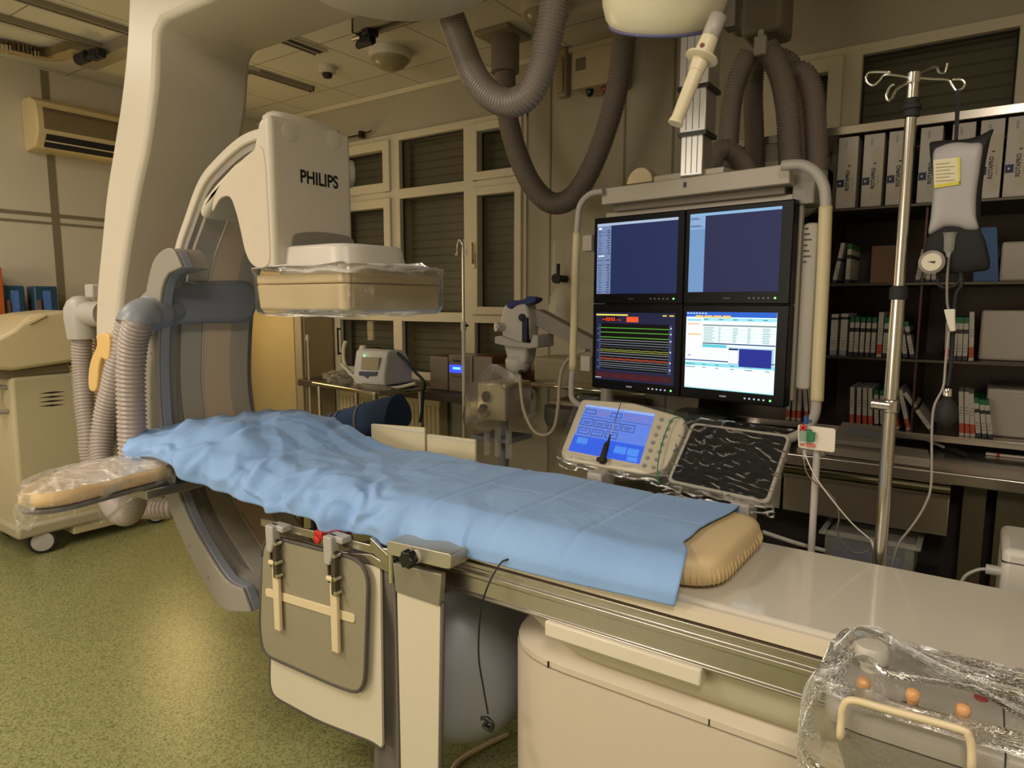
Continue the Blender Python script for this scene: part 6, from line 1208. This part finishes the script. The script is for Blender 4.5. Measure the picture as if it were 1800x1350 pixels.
# contrast injector
ij = thing('contrast_injector', 'white contrast injector head with dark blue grip on a grey balanced arm', 'injector', W(905, 600, Y=2.7))
yi = 2.72
def IP(l, y=yi): return [W(a_, b_, Y=y) for a_, b_ in l]
obj('head', M().prism(rnd(IP([(884, 536), (922, 528), (930, 560), (928, 600), (922, 640), (900, 652), (892, 640), (882, 600), (878, 560)]), .02, 4), (0, .1, 0)), mat('injector_white', (190, 186, 178), .4), ij, bevel=.02, seg=4, smooth=60)
obj('blue_grip', M().prism(spl(IP([(890, 538), (896, 529), (918, 527), (928, 521), (942, 524), (940, 530), (928, 536), (920, 533), (905, 537), (898, 543)], yi-.01), 3, True), (0, .06, 0)), mat('dark_blue_grip', (28, 44, 104), .45), ij, bevel=.008)
m = M(); p = W(918, 558, Y=yi-.005); m.cyl(p+V((0, -.01, 0)), p+V((0, .02, 0)), .018); m.bb(p.x+.0, p.x+.03, yi-.01, yi+.03, p.z-.12, p.z+.0); obj('syringe_port', m, mat('navy_port', (24, 30, 56), .4), ij, bevel=.004)
obj('yoke', M().prism(rnd(IP([(869, 592), (878, 590), (905, 600), (932, 604), (936, 588), (945, 590), (945, 611), (930, 613), (895, 610), (869, 604)], yi-.03), .006, 3), (0, .15, 0)), LGR, ij, bevel=.006)
m = M(); m.cyl(W(871, 575, Y=yi-.03), W(890, 575, Y=yi+.02), .022); m.cyl(W(875, 574, Y=yi-.055), W(875, 574, Y=yi-.02), .009); obj('hinge_knob', m, LGR, ij)
m = M(); a = W(910, 640, Y=yi+.04); m.lathe([(.001, -.09), (.012, -.088), (.014, -.055), (.03, -.045), (.058, -.02), (.062, .02), (.05, .04)], a); obj('nozzle', m, bpy.data.materials['injector_white'], ij, smooth=60)
m = M(); p = W(918, 656, Y=yi+.02); m.cyl(p+V((0, -.02, .01)), p+V((0, .02, -.01)), .011); obj('black_clip', m, BLM, ij)
obj('balanced_arm', M().prism(rnd(IP([(936, 544), (944, 544), (1030, 590), (1050, 600), (1050, 625), (1020, 612), (936, 570), (930, 560)], yi+.06), .01, 3), (0, .07, 0)), mat('arm_grey', (148, 142, 132), .45), ij, bevel=.008)
m = M(); m.tube([W(1050, 612, Y=yi+.1), W(1068, 640, Y=yi+.1), V((W(1068, 640, Y=yi+.1).x, yi+.1, .03))], .03, 16); m.lathe([(.22, 0), (.22, .04), (.04, .07)], V((W(1068, 640, Y=yi+.1).x, yi+.1, 0))); obj('post', m, LGR, ij, smooth=60)
obj('injector_cable', M().tube(spl(IP([(914, 658), (916, 690), (922, 725), (938, 757), (958, 765), (974, 752), (981, 715), (984, 670), (992, 640), (1012, 622), (1030, 616)], yi+.03), 6), .009, 10), mat('cable_ivory', (176, 166, 146), .4), ij, smooth=180)
# washing corner: tray, rail, bin, oxygen bottle
wt = thing('wall_tray', 'pale tray with chrome front rail on the wall below the injector arm', 'tray', W(990, 680, Y=3.2))
a, c = W(940, 672, Y=3.15), W(1060, 690, Y=3.15)
m = M(); m.bb(a.x, c.x+.25, 3.15, YB-.005, c.z+.01, a.z-.01); obj('tray', m, mat('tray_cream', (186, 176, 150), .4), wt, bevel=.015, seg=3)
m = M(); m.tube([V((a.x+.01, 3.4, c.z+.012)), V((a.x-.02, 3.14, c.z+.012)), V((c.x+.25, 3.12, c.z+.012))], .011, 10); obj('chrome_rail', m, CHR, wt, smooth=180)
m = M(); a = W(945, 655, Y=3.4); m.bb(a.x, a.x+.42, 3.35, 3.6, a.z-.05, a.z+.1); obj('fittings', m, mat('wall_unit_beige', (150, 140, 116), .45), wt, bevel=.02)
bn = thing('laundry_bin', 'cream bin with a dark rounded lid under the wall tray', 'bin', W(990, 780, Y=3.2))
a, c = W(962, 700, Y=3.2), W(1040, 850, Y=3.2); m = M(); m.bb(a.x, a.x+.42, 3.2, 3.6, .03, a.z-.01); obj('body', m, mat('bin_cream', (160, 150, 124), .5), bn, bevel=.02, seg=3)
m = M(); m.lathe([(.001, 0), (.12, 0), (.13, .03), (.13, .1)], V((a.x+.14, 3.19, a.z-.13)), (0, 0, 1)); obj('hanging_bowl', m, mat('bowl_grey', (100, 94, 84), .5), bn)
m = M(); [m.cyl((a.x+.05+.3*k, 3.3, .0), (a.x+.05+.3*k, 3.3, .031), .03) for k in range(2)]; obj('feet', m, BLM, bn)
ox = thing('oxygen_flowmeter', 'wall oxygen flowmeter with clear humidifier bottle', 'flowmeter', W(978, 520, Y=3.6))
p = W(984, 490, Y=3.62); m = M(); m.cyl((p.x, 3.6, p.z-.03), (p.x, 3.6, p.z+.09), .011, 12); m.cyl((p.x, YB-.01, p.z), (p.x, 3.58, p.z), .022, 18); m.cyl((p.x, 3.57, p.z), (p.x-.0, 3.59, p.z), .03, 18); obj('valve', m, BLM, ox)
m = M(); m.lathe([(.004, .25), (.01, .2), (.012, .0)], V((p.x-.03, 3.6, p.z-.02)), n=14); obj('flow_tube', m, CLR, ox)
q_ = W(977, 535, Y=3.58); m = M(); m.lathe([(.001, -.09), (.045, -.09), (.052, -.07), (.05, .04), (.03, .07), (.015, .085), (.015, .1)], V((q_.x, 3.6, q_.z))); obj('humidifier_bottle', m, CLR, ox)
m = M(); m.bb(q_.x-.03, q_.x+.025, 3.545, 3.548, q_.z-.05, q_.z+.0); obj('label', m, mat('pale_label', (190, 186, 160), .6), ox, smooth=0)
# rolled apron and chair behind the boards
ap = thing('rolled_apron', 'rolled dark blue lead apron with grey straps behind the table', 'apron', W(640, 750, Y=2.4))
a, c = W(580, 750, Y=2.3), W(700, 728, Y=2.42)
def roll(u, v):
    p = a.lerp(c, v); t_ = u*6.28318; r_ = (.075+.02*v)*(1+.08*math.sin(3*t_+v*3)); return p+V((0, 1, 0))*r_*math.cos(t_)+V((-.0, 0, 1))*r_*math.sin(t_)
m = M(); m.grid(33, 24, roll); m.poly([roll(k/32, 1) for k in range(32)]); m.poly([roll(k/32, 0) for k in range(32)]); ro = obj('roll', m, NAV, ap, smooth=60)
for v in (.12, .22, .52):
    m = M(); m.add([p for k in range(33) for p in (roll(k/32, v)*1.0+V((0, .004*math.cos(k/32*6.283), .004*math.sin(k/32*6.283))), roll(k/32, v+.035)+V((0, .004*math.cos(k/32*6.283), .004*math.sin(k/32*6.283))))], [(2*k, 2*k+1, 2*k+3, 2*k+2) for k in range(32)]); obj('strap', m, mat('strap_grey', (110, 108, 104), .6), ro, smooth=180, fix=False)
tz_ = min(roll(u/24, v/8).z for u in range(25) for v in range(9))-.002
m = M(); m.bb(-3.0, -2.2, 2.2, 2.62, tz_-.05, tz_); [m.cyl((x_, y_, 0), (x_, y_, tz_-.05), .015, 10) for x_ in (-2.95, -2.25) for y_ in (2.25, 2.57)]; tag(obj('side_table', m, WOOD), 'low wooden side table under the rolled apron', 'table')
# ------------------------------------------------------------------ left edge: terminal cart and blue packs
ca = thing('terminal_cart', 'beige wheeled cart with vent slots and grey handle at the left edge', 'cart', (-4.8, 1.85, 0))
CB = mat('cart_beige', (196, 184, 150), .45, var=.02); xf = -4.5
zt3 = W(60, 660, X=xf).z
q = rnd([V((xf, 1.49, .17)), V((xf, 2.12, .17)), V((xf, 2.12, zt3)), V((xf, 1.50, zt3))], .03, 3)
obj('body', M().prism(q, (-.55, 0, 0)), CB, ca, bevel=.02, seg=3)
m = M(); m.bb(xf-.57, xf+.02, 1.46, 2.3, .12, .2); obj('base', m, mat('cart_base_grey', (176, 166, 140), .45), ca, bevel=.02)
m = M(); q = [W(a_, b_, X=xf+.004) for a_, b_ in ((130, 940), (262, 908), (262, 860), (130, 885))]; m.prism(q, (-.2, 0, 0)); obj('lower_skirt', m, CB, ca, bevel=.006)
for k in range(4):
    a, c = W(68, 692+7.5*k, X=xf+.001), W(115, 688+7.5*k, X=xf+.001); m = M(); m.prism([a, (a+c)/2+V((0, 0, .006)), c, (a+c)/2+V((0, 0, -.006))], (-.002, 0, 0)); obj('vent_slot', m, BLM, ca, smooth=0)
m = M(); hy = 1.475; m.tube(spl([V((xf-.06, 1.50, W(30, 682, X=xf).z)), V((xf-.07, 1.45, W(25, 680, X=xf).z)), V((xf-.09, 1.42, W(10, 690, X=xf).z)), V((xf-.09, 1.42, W(8, 712, X=xf).z)), V((xf-.07, 1.45, W(18, 724, X=xf).z)), V((xf-.06, 1.50, W(30, 724, X=xf).z))], 6), .013, 10); obj('handle', m, GRY, ca, smooth=180)
for k, (x_, y_) in enumerate(((xf-.03, 1.6), (xf-.5, 1.62), (xf-.03, 2.28), (xf-.5, 2.25))):
    cz_ = .075; m = M(); m.lathe([(.05, -.028), (.072, -.025), (.075, -.018), (.075, .018), (.072, .025), (.05, .028)], (x_, y_, cz_), (1, -.35, 0)); w_ = obj('castor', m, BLM, ca)
    ax2 = V((1, -.35, 0)).normalized(); m = M(); m.lathe([(.001, .024), (.052, .022), (.058, .027), (.056, .032), (.03, .036), (.001, .036)], V((x_, y_, cz_)), ax2); obj('hub_cap', m, LGR, w_)
te = thing('terminal_monitor', 'old beige tube monitor standing on the cart at the left edge', 'monitor', (-4.8, 1.75, zt3+.03))
def TM(l, x): return [W(a_, b_, X=x) for a_, b_ in l]
side = TM([(-40, 612), (24, 580), (52, 555), (72, 551), (128, 545), (134, 600), (132, 636), (22, 652), (-5, 650), (-40, 640)], xf+.05)
obj('shell', M().prism(side, (-.45, 0, 0)), mat('monitor_beige', (206, 190, 150), .42, var=.02), te, bevel=.02, seg=3)
m = M(); a = side[0]; m.prism(TM([(-30, 650), (120, 638), (124, 655), (-30, 668)], xf), (-.38, 0, 0)); obj('swivel_foot', m, mat('foot_shadow', (120, 108, 84), .5), te, bevel=.01)
m = M(); m.prism(TM([(48, 566), (80, 552), (82, 556), (52, 571)], xf+.06), (-.012, 0, 0)); obj('top_vent', m, CRM, te, bevel=.002)
ws = thing('wall_shelf', 'small wooden wall shelf with an orange side panel behind the old monitor', 'shelf', (XL+.1, 1.8, 1.25))
m = M(); zsf = W(50, 578, X=-5.0).z; m.bb(XL+.001, XL+.24, 1.50, 2.12, zsf-.02, zsf); obj('board', m, WOOD, ws, bevel=.002)
m = M(); a = W(3, 500, X=-4.98); m.bb(XL+.001, XL+.24, a.y-.05, a.y-.0, W(3, 690, X=-4.98).z, W(3, 470, X=-4.98).z); obj('side_panel', m, mat('orange_brown_panel', (176, 88, 34), .5), ws, bevel=.003)
for k, (pa, pb2, tp_, lb_) in enumerate(((7, 46, 502, 'blue pack with a green patch at its foot on the wall shelf'), (62, 104, 503, 'blue pack nearer the column on the wall shelf'))):
    a, c = W(pa, 540, X=-5.0), W(pb2, 540, X=-5.0); z1_ = W((pa+pb2)/2, tp_, X=-5.0).z
    bpk = thing('blue_pack', lb_, 'package', (-5.05, (a.y+c.y)/2, zsf), 'blue packs on the wall shelf')
    m = M(); m.bb(-5.12, -5.0, a.y, c.y, zsf+.001, z1_); obj('pack', m, mat('dark_teal_film', (40, 74, 96), .3, bump=.4, bscale=30), bpk, bevel=.012, seg=3)
    m = M(); ym = (a.y+c.y)/2; m.bb(-5.0, -4.998, ym-.02, ym+.025, zsf+.06, z1_-.03); obj('light_blue_print', m, mat('print_blue', (84, 120, 190), .35, var=.4, scale=60), bpk, smooth=0)
    if k == 0: m = M(); m.bb(-5.0, -4.997, ym-.01, ym+.03, zsf+.015, zsf+.058); obj('green_patch', m, mat('lime_print', (110, 180, 60), .4), bpk, smooth=0)
    m = M(); m.bb(-5.0, -4.985, a.y+.01, a.y+.03, zsf+.001, z1_-.09); obj('brown_flap', m, mat('brown_card_flap', (120, 92, 74), .6), bpk, smooth=0)
